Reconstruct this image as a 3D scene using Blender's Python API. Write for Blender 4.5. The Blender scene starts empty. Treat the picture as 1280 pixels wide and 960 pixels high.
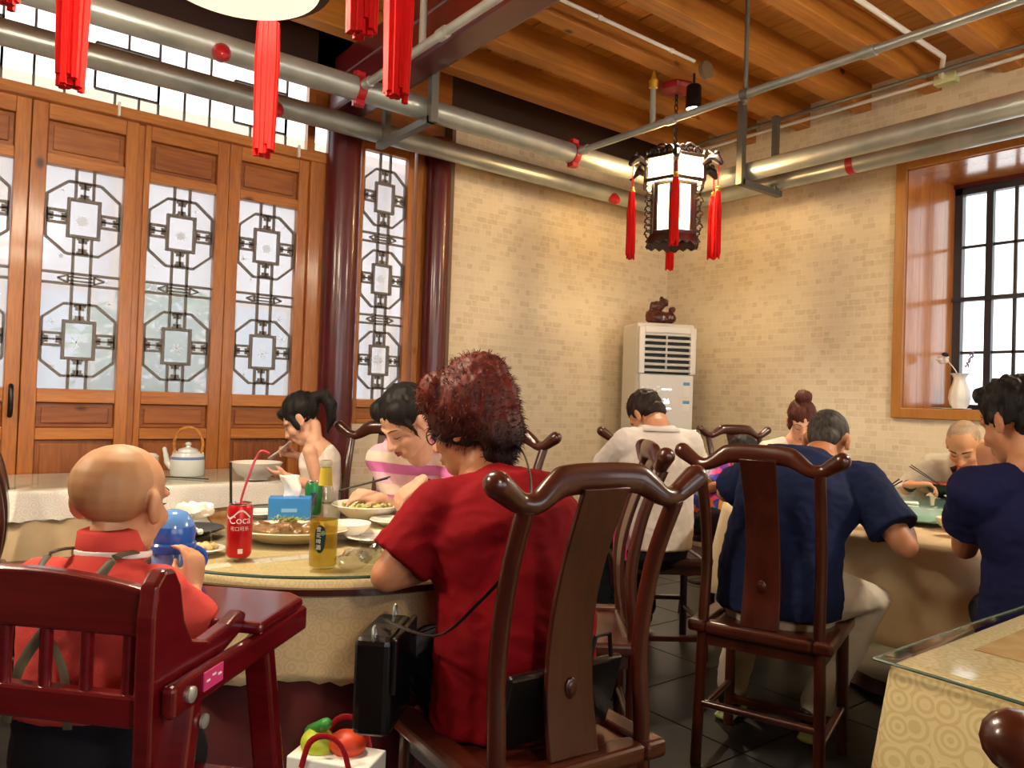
import bpy, math, random
from mathutils import Vector, Matrix, Euler, noise
from math import pi, sin, cos, radians as R
rnd = random.Random(7)
sc = bpy.context.scene
col = sc.collection
V = Vector
# ---------------------------------------------------------------- camera
A = R(52.303); PITCH = R(1.108); ROLL = R(1.954); F = 955.66; CH = 1.2
FW = V((cos(A), sin(A), 0)); RT = V((sin(A), -cos(A), 0))
_f = V((cos(A)*cos(PITCH), sin(A)*cos(PITCH), sin(PITCH)))
_u0 = RT.cross(_f)
_r = RT*cos(ROLL) + _u0*sin(ROLL); _u = -RT*sin(ROLL) + _u0*cos(ROLL)
cam = bpy.data.objects.new('camera', bpy.data.cameras.new('camera')); col.objects.link(cam)
cam.matrix_world = Matrix(((_r.x, _u.x, -_f.x, 0), (_r.y, _u.y, -_f.y, 0), (_r.z, _u.z, -_f.z, CH), (0, 0, 0, 1)))
cam.data.sensor_width = 36; cam.data.lens = F/1280*36; cam.data.clip_start = .02
sc.camera = cam
# ---------------------------------------------------------------- view and world
sc.view_settings.view_transform = 'Standard'; sc.view_settings.look = 'None'
sc.view_settings.gamma = 1; sc.view_settings.use_curve_mapping = False
sc.view_settings.exposure = 1.16
w = bpy.data.worlds.new('sky'); sc.world = w; w.use_nodes = True
w.node_tree.nodes['Background'].inputs[0].default_value = (.97, .985, 1, 1)
w.node_tree.nodes['Background'].inputs[1].default_value = 1.55
try:
    sc.cycles.max_bounces = 7; sc.cycles.diffuse_bounces = 3; sc.cycles.transparent_max_bounces = 12
    sc.cycles.sample_clamp_indirect = 6; sc.cycles.caustics_reflective = False; sc.cycles.caustics_refractive = False
    sc.cycles.use_denoising = True
except Exception: pass

def area(name, loc, target, sx, sy, power, color):
    d = bpy.data.lights.new(name, 'AREA'); d.shape = 'RECTANGLE'; d.size = sx; d.size_y = sy; d.energy = power; d.color = color
    o = bpy.data.objects.new(name, d); col.objects.link(o); o.location = loc
    o.rotation_euler = (V(target)-V(loc)).to_track_quat('-Z', 'Y').to_euler(); return o
def point(name, loc, power, color, r=.08):
    d = bpy.data.lights.new(name, 'POINT'); d.energy = power; d.color = color; d.shadow_soft_size = r
    o = bpy.data.objects.new(name, d); col.objects.link(o); o.location = loc; return o
# the openings through which the sky lights the room (portals only guide the sampling of the sky)
def portal(name, loc, target, sx, sy):
    o = area(name, loc, target, sx, sy, 1, (1, 1, 1)); o.data.cycles.is_portal = True
portal('sky_portal_doors', (.8, 4.72, 2.1), (.8, 0, 2.1), 2.4, 2.2)
portal('sky_portal_narrow', (2.45, 4.72, 2.0), (2.45, 0, 2.0), .4, 1.7)
portal('sky_portal_back', (1.2, -4.12, 1.75), (1.2, 0, 1.75), 6.0, 1.8)
portal('sky_portal_window', (5.95, 1.7, 2.04), (0, 1.7, 2.04), 1.6, 1.65)

# ---------------------------------------------------------------- coordinates
def P(lat, dep, z=0.): return RT*lat + FW*dep + V((0, 0, z))
def rz(phi): return A - pi/2 - R(phi)              # heading, degrees clockwise from the view direction
def ray(x, y): return _r*((x-640)/F) + _u*((480-y)/F) + _f
def px(x, y, dep):
    d = ray(x, y); return V((0, 0, CH)) + d*(dep/d.dot(FW))
def onY(x, y, Y): d = ray(x, y); return V((0, 0, CH)) + d*(Y/d.y)
def onX(x, y, X): d = ray(x, y); return V((0, 0, CH)) + d*(X/d.x)
def onZ(x, y, Z): d = ray(x, y); return V((0, 0, CH)) + d*((Z-CH)/d.z)
# ---------------------------------------------------------------- materials
def srgb(c):
    if isinstance(c, str):
        c = c.lstrip('#'); c = [int(c[i:i+2], 16)/255 for i in (0, 2, 4)]
    return tuple((v/12.92 if v <= .04045 else ((v+.055)/1.055)**2.4) for v in c[:3]) + (1,)
class NT:
    def __init__(s, name):
        s.m = bpy.data.materials.new(name); s.m.use_nodes = True; s.t = s.m.node_tree; s.n = s.t.nodes
        s.b = s.n['Principled BSDF']
    def new(s, kind, **kw):
        n = s.n.new('ShaderNode'+kind)
        for k, v in kw.items(): setattr(n, k, v)
        return n
    def link(s, a, b): s.t.links.new(a, b)
    def coords(s, scale=(1, 1, 1), rot=(0, 0, 0), rand=False, kind='Object'):
        tc = s.new('TexCoord'); mp = s.new('Mapping'); mp.inputs['Scale'].default_value = scale; mp.inputs['Rotation'].default_value = rot
        s.link(tc.outputs[kind], mp.inputs['Vector'])
        if rand:
            oi = s.new('ObjectInfo'); mu = s.new('Math', operation='MULTIPLY'); mu.inputs[1].default_value = 37.
            s.link(oi.outputs['Random'], mu.inputs[0]); s.link(mu.outputs[0], mp.inputs['Location'])
        return mp.outputs[0]
    def noise(s, vec, scale, detail=4, rough=.55, dist=0):
        n = s.new('TexNoise'); n.inputs['Scale'].default_value = scale; n.inputs['Detail'].default_value = detail
        n.inputs['Roughness'].default_value = rough; n.inputs['Distortion'].default_value = dist
        s.link(vec, n.inputs['Vector']); return n.outputs['Fac']
    def ramp(s, fac, stops):
        r = s.new('ValToRGB'); e = r.color_ramp.elements
        while len(e) < len(stops): e.new(.5)
        for i, (p, c) in enumerate(stops): e[i].position = p; e[i].color = c
        s.link(fac, r.inputs[0]); return r.outputs[0]
    def mix(s, fac, a, b, blend='MIX'):
        m = s.new('Mix', data_type='RGBA', blend_type=blend)
        for sock, v in ((m.inputs[0], fac), (m.inputs[6], a), (m.inputs[7], b)):
            if isinstance(v, (int, float, tuple)): sock.default_value = v
            else: s.link(v, sock)
        return m.outputs[2]
    def bump(s, h, strength=.2, dist=.01):
        b = s.new('Bump'); b.inputs['Strength'].default_value = strength; b.inputs['Distance'].default_value = dist
        s.link(h, b.inputs['Height']); s.link(b.outputs[0], s.b.inputs['Normal'])
    def base(s, v):
        if isinstance(v, tuple): s.b.inputs['Base Color'].default_value = v
        else: s.link(v, s.b.inputs['Base Color'])
    def set(s, **kw):
        for k, v in kw.items(): s.b.inputs[k.replace('_', ' ')].default_value = v
        return s
def mat(name, c, rough=.5, metal=0, coat=0, c2=None, nscale=6, bump=0, bscale=60, emit=0, alpha=1, spec=.5, trans=0, sheen=0, sss=0, stretch=(1, 1, 1)):
    t = NT(name); c = srgb(c); t.set(Roughness=rough, Metallic=metal, Coat_Weight=coat, Specular_IOR_Level=spec, Transmission_Weight=trans, Sheen_Weight=sheen)
    if coat: t.set(Coat_Roughness=.08)
    vec = t.coords(stretch) if (c2 or bump) else None
    t.base(c)
    if c2: t.base(t.ramp(t.noise(vec, nscale), [(.35, c), (.65, srgb(c2))]))
    if bump: t.bump(t.noise(vec, bscale, 3), bump, .004)
    if emit: t.b.inputs['Emission Color'].default_value = c; t.b.inputs['Emission Strength'].default_value = emit
    if sss: t.set(Subsurface_Weight=sss, Subsurface_Scale=.02); t.b.inputs['Subsurface Radius'].default_value = (1, .4, .25)
    if alpha < 1: t.b.inputs['Alpha'].default_value = alpha
    return t.m
def wood(name, c1, c2, axis=2, scale=9, rough=.4, coat=.2, knots=False, contrast=(.3, .7)):
    t = NT(name); sca = [1, 1, 1]; sca[axis] = .09
    v = t.coords(tuple(sca), rand=True)
    n = t.noise(v, scale, 6, .6, .6)
    c = t.ramp(n, [(contrast[0], srgb(c1)), (contrast[1], srgb(c2))])
    fine = t.noise(v, scale*9, 3, .5)
    c = t.mix(.35, c, t.ramp(fine, [(.35, srgb(c1)), (.65, srgb(c2))]), 'MULTIPLY') if False else t.mix(.3, c, t.ramp(fine, [(.4, srgb(c1)), (.6, srgb(c2))]))
    if knots:
        s2 = [1, 1, 1]; s2[axis] = .6
        vo = t.new('TexVoronoi'); vo.inputs['Scale'].default_value = 2.6; t.link(t.coords(tuple(s2), rand=True), vo.inputs['Vector'])
        k = t.ramp(vo.outputs['Distance'], [(.03, (1, 1, 1, 1)), (.07, (0, 0, 0, 1))])
        c = t.mix(k, c, srgb('#4a2208'))
    t.base(c); t.set(Roughness=rough, Coat_Weight=coat, Coat_Roughness=.12); t.bump(fine, .08, .003)
    return t.m
# ---------------------------------------------------------------- mesh builder
I4 = Matrix.Identity(4)
def TR(loc=(0, 0, 0), rot=(0, 0, 0), sca=(1, 1, 1)):
    return Matrix.LocRotScale(V(loc), Euler(rot), V(sca))
def frame(o, y, z):
    """matrix with +Y along y and +Z near z"""
    y = V(y).normalized(); x = y.cross(V(z)).normalized(); z = x.cross(y)
    return Matrix(((x.x, y.x, z.x, o[0]), (x.y, y.y, z.y, o[1]), (x.z, y.z, z.z, o[2]), (0, 0, 0, 1)))
class MB:
    def __init__(s): s.v = []; s.f = []
    def add(s, vs, fs, M=None):
        k = len(s.v); s.v += [tuple(M @ V(p)) if M else tuple(p) for p in vs]; s.f += [tuple(i+k for i in f) for f in fs]; return s
    def box(s, c, d, M=None):
        x, y, z = d[0]/2, d[1]/2, d[2]/2
        vs = [(c[0]+a*x, c[1]+b*y, c[2]+e*z) for e in (-1, 1) for b in (-1, 1) for a in (-1, 1)]
        return s.add(vs, [(0, 2, 3, 1), (4, 5, 7, 6), (0, 1, 5, 4), (2, 6, 7, 3), (0, 4, 6, 2), (1, 3, 7, 5)], M)
    def bar(s, a, b, w, h, up=(0, 0, 1)):
        a = V(a); b = V(b); d = b-a; up = V(up)
        if abs(d.normalized().dot(up)) > .99: up = V((0, 1, 0))
        return s.box((0, d.length/2, 0), (w, d.length, h), frame(a, d, up))
    def tube(s, pts, rad, n=12, up=None, cap=True, M=None, closed=False):
        pts = [V(p) for p in pts]; m = len(pts)
        if not isinstance(rad, (list, tuple)) or (len(rad) == 2 and m != 2): rad = [rad]*m
        elif len(rad) != m: rad = [rad[0]]*m
        rs = [(r, r) if not isinstance(r, (list, tuple)) else r for r in rad]
        T = []
        for i in range(m):
            a = pts[(i-1) % m] if (closed or i) else pts[0]; b = pts[(i+1) % m] if (closed or i < m-1) else pts[-1]
            T.append((b-a).normalized())
        vs = []; side = None
        for i in range(m):
            t = T[i]
            if up is not None: sd = t.cross(V(up))
            elif side is None: sd = t.cross(V((0, 0, 1)) if abs(t.z) < .9 else V((0, 1, 0)))
            else: sd = side - t*side.dot(t)
            side = sd.normalized(); u = side.cross(t)
            for k in range(n):
                a = 2*pi*k/n; vs.append(pts[i] + side*cos(a)*rs[i][0] + u*sin(a)*rs[i][1])
        fs = []
        for i in range(m if closed else m-1):
            j = (i+1) % m
            for k in range(n): k2 = (k+1) % n; fs.append((i*n+k, i*n+k2, j*n+k2, j*n+k))
        if cap and not closed: fs += [tuple(range(n-1, -1, -1)), tuple((m-1)*n+k for k in range(n))]
        return s.add(vs, fs, M)
    def rtube(s, pts, rad, n=12, up=None, M=None):
        """tube with rounded ends"""
        pts = [V(p) for p in pts]; m = len(pts)
        if not isinstance(rad, (list, tuple)): rad = [rad]*m
        g = lambda r: r if isinstance(r, (list, tuple)) else (r, r)
        a = (pts[0]-pts[1]).normalized(); b = (pts[-1]-pts[-2]).normalized(); P2 = []; Q = []
        for ang in (78, 50, 25): r = g(rad[0]); P2.append(pts[0]+a*min(r)*sin(R(ang))); Q.append((r[0]*cos(R(ang)), r[1]*cos(R(ang))))
        P2 += pts; Q += [g(r) for r in rad]
        for ang in (25, 50, 78): r = g(rad[-1]); P2.append(pts[-1]+b*min(r)*sin(R(ang))); Q.append((r[0]*cos(R(ang)), r[1]*cos(R(ang))))
        return s.tube(P2, Q, n, up, True, M)
    def lathe(s, prof, n=24, M=None, c=(0, 0, 0), wob=None):
        vs = []; fs = []; m = len(prof)
        for i, (r, z) in enumerate(prof):
            for k in range(n):
                a = 2*pi*k/n; q = r*(1+wob(a, i) if wob else 1); vs.append((c[0]+q*cos(a), c[1]+q*sin(a), c[2]+z))
        for i in range(m-1):
            for k in range(n): k2 = (k+1) % n; fs.append((i*n+k, i*n+k2, (i+1)*n+k2, (i+1)*n+k))
        fs += [tuple(range(n-1, -1, -1)), tuple((m-1)*n+k for k in range(n))]
        return s.add(vs, fs, M)
    def ell(s, c, r, rot=(0, 0, 0), nu=16, nv=10, M=None):
        T = TR(c, rot); T = M @ T if M else T
        vs = [(0, 0, r[2])]; fs = []
        for j in range(1, nv):
            b = pi*j/nv
            for i in range(nu): a = 2*pi*i/nu; vs.append((r[0]*sin(b)*cos(a), r[1]*sin(b)*sin(a), r[2]*cos(b)))
        vs.append((0, 0, -r[2])); L = len(vs)-1
        for i in range(nu):
            k = (i+1) % nu; fs.append((0, 1+i, 1+k)); fs.append((L, L-nu+k, L-nu+i))
            for j in range(nv-2): q = 1+j*nu; fs.append((q+i, q+nu+i, q+nu+k, q+k))
        return s.add(vs, fs, T)
    def prism(s, poly, t, M=None):
        """polygon in local XY extruded over z in [0,t]"""
        n = len(poly); ar = sum(poly[i][0]*poly[(i+1) % n][1]-poly[(i+1) % n][0]*poly[i][1] for i in range(n))
        if (ar < 0) != (t < 0): poly = poly[::-1]
        vs = [(x, y, 0) for x, y in poly]+[(x, y, t) for x, y in poly]
        fs = [tuple(range(n-1, -1, -1)), tuple(range(n, 2*n))]+[(i, (i+1) % n, n+(i+1) % n, n+i) for i in range(n)]
        return s.add(vs, fs, M)
    def grid(s, fn, nu, nv, M=None):
        vs = [fn(i/nu, j/nv) for j in range(nv+1) for i in range(nu+1)]
        return s.add(vs, [(j*(nu+1)+i, j*(nu+1)+i+1, (j+1)*(nu+1)+i+1, (j+1)*(nu+1)+i) for j in range(nv) for i in range(nu)], M)
    def mesh(s, name, m, smooth=True, ang=38):
        me = bpy.data.meshes.new(name); me.from_pydata(s.v, [], s.f)
        if m: me.materials.append(m)
        if smooth:
            me.polygons.foreach_set('use_smooth', [True]*len(me.polygons))
            if ang: me.set_sharp_from_angle(angle=R(ang))
        me.update(); return me
    def build(s, name, m, parent=None, smooth=True, bevel=0, label=None, ang=38, solid=0, seg=2):
        o = bpy.data.objects.new(name, s.mesh(name, m, smooth, ang)); col.objects.link(o); o.parent = parent
        if solid: q = o.modifiers.new('solid', 'SOLIDIFY'); q.thickness = solid; q.offset = 0
        if bevel: q = o.modifiers.new('bevel', 'BEVEL'); q.width = bevel; q.segments = seg; q.limit_method = 'ANGLE'; q.angle_limit = R(35)
        if label: o['label'] = label
        return o
def tag(o, label, cat, group=None):
    o['label'] = label; o['category'] = cat
    if group: o['group'] = group
    return o
def struct(o, label=None):
    o['kind'] = 'structure'
    if label: o['label'] = label
    return o
def thing(name, label, cat, loc=(0, 0, 0), rot=0, group=None, kind=None):
    o = bpy.data.objects.new(name, None); col.objects.link(o); o.location = loc; o.rotation_euler = (0, 0, rot); o.empty_display_size = .1
    if kind: o['kind'] = kind; o['label'] = label
    else: tag(o, label, cat, group)
    return o
def dup(root, label=None, loc=None, rot=None, group=None, parent=None):
    c = root.copy(); col.objects.link(c)
    if parent is not None: c.parent = parent
    if loc is not None: c.location = loc
    if rot is not None: c.rotation_euler = (0, 0, rot)
    if label: c['label'] = label
    if group: c['group'] = group
    for ch in list(root.children): dup(ch, parent=c)
    return c
def remesh(mb, name, m, parent, vox=.006, smooth=4, disp=None, label=None):
    """one continuous skin over overlapping closed shapes"""
    me = mb.mesh(name, m, True, 0); o = bpy.data.objects.new(name, me); col.objects.link(o)
    q = o.modifiers.new('r', 'REMESH'); q.mode = 'VOXEL'; q.voxel_size = vox; q.use_smooth_shade = True
    if smooth: q = o.modifiers.new('s', 'SMOOTH'); q.factor = .5; q.iterations = smooth
    dg = bpy.context.evaluated_depsgraph_get(); me2 = bpy.data.meshes.new_from_object(o.evaluated_get(dg))
    o.modifiers.clear(); o.data = me2; me2.name = name; bpy.data.meshes.remove(me)
    if not me2.materials: me2.materials.append(m)
    if disp:
        k = len(me2.vertices); co = [0.]*(3*k); no = [0.]*(3*k); me2.vertices.foreach_get('co', co); me2.vertices.foreach_get('normal', no)
        for i in range(0, 3*k, 3):
            n_ = V(no[i:i+3]); d_ = disp(V(co[i:i+3]), n_); co[i] += n_.x*d_; co[i+1] += n_.y*d_; co[i+2] += n_.z*d_
        me2.vertices.foreach_set('co', co); me2.update()
    o.parent = parent
    if label: o['label'] = label
    return o
def text(body, name, m, size, M, parent=None, depth=.0004, align='CENTER'):
    c = bpy.data.curves.new(name, 'FONT'); c.body = body; c.size = size; c.align_x = align; c.align_y = 'CENTER'; c.extrude = depth
    t = bpy.data.objects.new(name+'_t', c); col.objects.link(t)
    dg = bpy.context.evaluated_depsgraph_get(); me = bpy.data.meshes.new_from_object(t.evaluated_get(dg))
    bpy.data.objects.remove(t); me.transform(M); me.materials.clear(); me.materials.append(m)
    o = bpy.data.objects.new(name, me); col.objects.link(o); o.parent = parent; return o
# ================================================================ materials
XR, YL, ZJ, ZC = 5.28, 4.6, 3.34, 3.53
M = {}
M['door_v'] = wood('door_wood_vertical', '#c47c34', '#96531d', 2, 11, .42, .25, True)
M['door_h'] = wood('door_wood_horizontal', '#c98238', '#9a561e', 0, 11, .42, .25, True)
M['panel'] = wood('door_panel_wood', '#b06a2a', '#7c3f16', 0, 6, .4, .25, True)
M['panel_v'] = wood('door_panel_wood_vertical', '#a86428', '#703812', 2, 6, .4, .25, True)
M['joist'] = wood('joist_wood', '#cc8836', '#a06222', 0, 5, .55, .05, True)
M['plank'] = wood('ceiling_plank_wood', '#dc9840', '#b07028', 1, 5, .5, .08, True)
M['casing'] = wood('window_casing_wood', '#b8803a', '#a2692a', 2, 5, .4, .2)
M['reveal'] = wood('window_reveal_wood', '#c9843f', '#a65d28', 2, 6, .22, .5, True)
M['redlac'] = mat('red_lacquer', '#5e0f14', .32, coat=.3, c2='#4a0a10', nscale=3)
M['lattice'] = mat('dark_grey_lattice', '#6e6862', .5)
M['chair'] = wood('dark_red_rosewood', '#4a1d10', '#2a0d07', 2, 7, .3, .35)
M['chair_lt'] = wood('brown_rosewood', '#4f2214', '#301008', 0, 7, .28, .4)
M['highchair'] = wood('red_stained_wood', '#6b0f16', '#4a060c', 0, 6, .22, .6)
M['steel'] = mat('galvanised_steel', '#b9beb8', .36, .6, c2='#a2a8a2', nscale=5, bump=.05, bscale=90)
M['bracket'] = mat('bracket_steel', '#74736c', .5, .6)
M['redpaint'] = mat('red_enamel', '#a31722', .35, coat=.3)
M['whiteplastic'] = mat('white_plastic', '#e8e6e0', .35)
M['black'] = mat('black_plastic', '#0e0d0d', .35)
M['blackmetal'] = mat('black_window_metal', '#26242a', .45)
M['redtassel'] = mat('red_silk', '#cf0f0c', .7, spec=.15, bump=.5, bscale=160, stretch=(1, 1, .03))
M['gold'] = mat('gold_thread', '#d8a838', .35, .7)
M['cream_wall'] = mat('cream_plaster', '#d8cdb8', .8)
M['sill'] = mat('light_stone_sill', '#a68a68', .5, c2='#937552', nscale=4)
def wallpaper(name, vert):
    t = NT(name)
    tc = t.new('TexCoord'); sp = t.new('SeparateXYZ'); cb = t.new('CombineXYZ'); t.link(tc.outputs['Object'], sp.inputs[0])
    t.link(sp.outputs[vert], cb.inputs[0]); t.link(sp.outputs[2], cb.inputs[1])
    wob = t.new('TexNoise'); wob.inputs['Scale'].default_value = 26; t.link(cb.outputs[0], wob.inputs['Vector'])
    vm = t.new('VectorMath', operation='MULTIPLY_ADD'); t.link(wob.outputs['Color'], vm.inputs[0]); vm.inputs[1].default_value = (.012, .006, 0); t.link(cb.outputs[0], vm.inputs[2])
    b = t.new('TexBrick'); b.offset = .5; b.squash = .55; b.squash_frequency = 3
    for k, v in dict(Scale=1, **{'Mortar Size': .0035, 'Mortar Smooth': .4, 'Bias': -.25, 'Brick Width': .095, 'Row Height': .0445}).items(): b.inputs[k].default_value = v
    b.inputs['Color1'].default_value = srgb('#dfd0b4'); b.inputs['Color2'].default_value = srgb('#c6b394'); b.inputs['Mortar'].default_value = srgb('#e3d6bc')
    t.link(vm.outputs[0], b.inputs['Vector'])
    blot = t.noise(cb.outputs[0], 30, 3)
    c = t.mix(t.ramp(blot, [(.42, (0, 0, 0, 1)), (.62, (.55, .55, .55, 1))]), b.outputs['Color'], srgb('#ddcfb2'))
    t.base(c); t.set(Roughness=.75); t.bump(b.outputs['Fac'], -.35, .006)
    return t.m
M['brick_x'] = wallpaper('brick_wallpaper_x', 0)
M['brick_y'] = wallpaper('brick_wallpaper_y', 1)
def front_only(t, fr):
    ge = t.new('NewGeometry'); iv = t.new('Math', operation='SUBTRACT'); iv.inputs[0].default_value = 1; t.link(ge.outputs['Backfacing'], iv.inputs[1])
    mu = t.new('Math', operation='MULTIPLY'); t.link(fr.outputs[0], mu.inputs[0]); t.link(iv.outputs[0], mu.inputs[1]); return mu.outputs[0]
def pane(name, tint, see, diff):
    t = NT(name); out = t.n['Material Output']
    tr = t.new('BsdfTransparent'); tr.inputs[0].default_value = (tint[0], tint[1], tint[2], 1)
    tl = t.new('BsdfTranslucent'); tl.inputs[0].default_value = (.52, .53, .55, 1)
    gl = t.new('BsdfGlossy'); gl.inputs['Roughness'].default_value = .08
    m1 = t.new('MixShader'); m1.inputs[0].default_value = diff; t.link(tr.outputs[0], m1.inputs[1]); t.link(tl.outputs[0], m1.inputs[2])
    fr = t.new('Fresnel'); fr.inputs[0].default_value = 1.45; m2 = t.new('MixShader'); t.link(front_only(t, fr), m2.inputs[0]); t.link(m1.outputs[0], m2.inputs[1]); t.link(gl.outputs[0], m2.inputs[2])
    t.link(m2.outputs[0], out.inputs[0]); return t.m
M['frost'] = pane('frosted_pane', (.9, .9, .92), .5, .4)
M['clear'] = pane('clear_pane', (.95, .97, .97), .9, .06)
_k = NT('white_sticker'); _k.base((.9, .9, .9, 1)); _k.set(Roughness=.6); _kt = _k.new('BsdfTranslucent'); _kt.inputs[0].default_value = (.97, .97, .97, 1); _km = _k.new('MixShader'); _km.inputs[0].default_value = .75
_k.link(_k.b.outputs[0], _km.inputs[1]); _k.link(_kt.outputs[0], _km.inputs[2]); _k.link(_km.outputs[0], _k.n['Material Output'].inputs[0]); M['flake'] = _k.m
# ================================================================ floor, walls, ceiling
tile_m = NT('dark_slate_tile'); v_ = tile_m.coords(rand=True)
tile_m.base(tile_m.ramp(tile_m.noise(v_, 5, 6), [(.3, srgb('#1d1c1f')), (.7, srgb('#35332f'))])); tile_m.set(Roughness=.32); tile_m.bump(tile_m.noise(v_, 14, 5), .15, .006)
floor = struct(MB().box((1.2, .3, -.06), (8.4, 8.8, .1)).build('floor', mat('dark_grout', '#141212', .8)), 'dark slate tile floor')
tile = MB().box((0, 0, -.005), (.592, .592, .01)).mesh('tile', tile_m.m, False)
for i in range(-5, 9):
    for j in range(-5, 8):
        p = V((i*.6+.2, j*.6+.1, 0))
        d = p.dot(FW); l = p.dot(RT)
        if p.x < XR-.25 and p.y < YL-.25 and d > .6 and abs(l) < .75*d+.5:
            o = bpy.data.objects.new('tile', tile); col.objects.link(o); o.location = p; o.parent = floor
# ceiling boards above the joists, running across them
ceiling = struct(MB().box((1.2, .3, ZC+.06), (8.4, 8.8, .06)).build('ceiling', M['joist']), 'wooden plank ceiling on heavy joists')
for k in range(38):
    x = -2.9+k*.22
    MB().box((x, .3, ZC+.012-rnd.random()*.006), (.214, 8.7, .03)).build('plank', M['plank'], ceiling, False, .004, seg=1)
for k in range(17):
    y = 4.235-.475*k
    MB().box((1.35, y, (ZJ+ZC)/2), (7.86, .115, ZC-ZJ), ).build('joist', M['joist'], ceiling, False, .006)
wl = struct(thing('wall_left', 'cream brick-patterned wall beside the wooden doors', '', kind='structure')) if False else None
wall_left = struct(MB().box(((2.94+XR+.3)/2, YL+.1, 1.6), (XR+.3-2.94, .2, 3.2)).build('wall_left', M['brick_x'], None, False), 'cream brick-patterned wallpaper wall')
MB().box((2.59, YL+.12, .5), (.74, .2, 1.0)).build('low_wall', M['brick_x'], wall_left, False)
MB().box((4.0, YL+.14, 3.38), (2.9, .2, .36)).build('upper_wall', mat('dark_upper_plaster', '#3a2416', .8), wall_left, False)
MB().box((-1.75, YL+.13, 1.7), (2.9, .2, 3.5)).build('plain_wall', M['cream_wall'], wall_left, False)
MB().box((.85, YL+.15, .16), (2.5, .24, .32)).build('door_plinth', M['sill'], wall_left, False, .01)
MB().box((.85, YL+.02, .345), (2.4, .3, .05)).build('door_sill', M['sill'], wall_left, False, .008)
# right wall with the window opening
WY0, WY1, WZ0, WZ1 = .9, 2.486, 1.229, 2.853
wall_right = struct(MB().box((XR+.35, (WY1+YL+.2)/2, 1.8), (.7, YL+.2-WY1, 3.6)).build('wall_right', M['brick_y'], None, False), 'cream brick-patterned wall with a deep window')
MB().box((XR+.35, (WY0+WY1)/2, WZ0/2), (.7, WY1-WY0, WZ0)).build('wall_below_window', M['brick_y'], wall_right, False)
MB().box((XR+.35, (WY0+WY1)/2, (WZ1+3.6)/2), (.7, WY1-WY0, 3.6-WZ1)).build('wall_above_window', M['brick_y'], wall_right, False)
MB().box((XR+.35, (WY0-4.2)/2, 1.8), (.7, WY0+4.2, 3.6)).build('wall_beyond_window', M['brick_y'], wall_right, False)
# unseen sides of the room behind the camera, with openings added for fill daylight
M['back_wall'] = mat('brown_panelling', '#6a4a34', .7)
wb = struct(MB().box((1.2, -4.05, .4), (8.4, .1, .8)).build('wall_back', M['back_wall'], None, False), 'panelled wall behind the viewer with large openings added for fill daylight')
MB().box((1.2, -4.05, 3.1), (8.4, .1, .9)).build('wall_head', M['back_wall'], wb, False)
for x, w_ in ((-2.5, 1.0), (1.2, .5), (4.9, 1.0)): MB().box((x, -4.05, 1.72), (w_, .1, 1.86)).build('wall_pier', M['back_wall'], wb, False)
struct(MB().box((-3.05, .3, 1.75), (.1, 8.8, 3.6)).build('wall_side', M['back_wall'], None, False))
# ================================================================ window in the right wall
win = thing('window_1', 'black steel window in a deep wooden reveal', '', kind='structure')
c = .068
MB().box((XR-.012, WY1+c/2, (WZ0+WZ1)/2), (.035, c, WZ1-WZ0+2*c)).build('casing', M['casing'], win, False, .004)
MB().box((XR-.012, WY0-c/2, (WZ0+WZ1)/2), (.035, c, WZ1-WZ0+2*c)).build('casing', M['casing'], win, False, .004)
MB().box((XR-.012, (WY0+WY1)/2, WZ1+c/2), (.034, WY1-WY0, c)).build('casing', M['casing'], win, False, .004)
MB().box((XR-.012, (WY0+WY1)/2, WZ0-c/2), (.034, WY1-WY0, c)).build('casing', M['casing'], win, False, .004)
WF = 5.86
# splayed reveal boards
def reveal(pts, name, m, n, seam):
    """quad a,b (room edge) c,d (window edge) split into n boards along the a-b direction"""
    a, b, c_, d = [V(p) for p in pts]
    for k in range(n):
        q = [a.lerp(d, k/n), b.lerp(c_, k/n), b.lerp(c_, (k+1)/n-.012/n), a.lerp(d, (k+1)/n-.012/n)]
        MB().add(q, [(0, 1, 2, 3)]).build(name, m, win, False, solid=.012)
reveal([(XR, WY1, WZ0), (XR, WY1, WZ1), (WF, WY1-.075, WZ1-.0), (WF, WY1-.075, WZ0)], 'reveal_board', M['reveal'], 4, 0)
reveal([(XR, WY0, WZ1), (XR, WY0, WZ0), (WF, WY0+.075, WZ0), (WF, WY0+.075, WZ1)], 'reveal_board', M['reveal'], 4, 0)
reveal([(XR, WY1, WZ1), (XR, WY0, WZ1), (WF, WY0, WZ1-.01), (WF, WY1, WZ1-.01)], 'reveal_board', M['reveal'], 4, 0)
MB().box(((XR+WF)/2, (WY0+WY1)/2, WZ0-.012), (WF-XR, WY1-WY0, .024)).build('window_sill', M['casing'], win, False)
fy0, fy1, fz0, fz1 = WY0+.06, WY1-.075, WZ0, WZ1-.012
fr = MB()
for y in (fy0, fy1): fr.box((WF, y-.02 if y > 1.5 else y+.02, (fz0+fz1)/2), (.06, .07, fz1-fz0))
for z in (fz0+.02, fz1-.04): fr.box((WF, (fy0+fy1)/2, z), (.06, fy1-fy0, .08 if z > 2 else .04))
fr.build('frame', M['blackmetal'], win, False, .003)
ys = [fy1-.055]
MB().box((WF-.005, (fy0+fy1)/2, fz1-.006), (.09, fy1-fy0, .05)).build('head_rail', M['redlac'], win, False)
cols = []; y = fy1-.055; k = 0
while y > fy0+.1:
    wdt = .15 if k % 2 == 0 else .125; y -= wdt; bw = .045 if k % 2 == 0 else .022
    if y-bw < fy0+.06: break
    MB().box((WF, y-bw/2, (fz0+fz1)/2), (.045 if k % 2 == 0 else .02, bw, fz1-fz0)).build('mullion', M['blackmetal'], win, False, .002)
    y -= bw; k += 1
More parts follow.
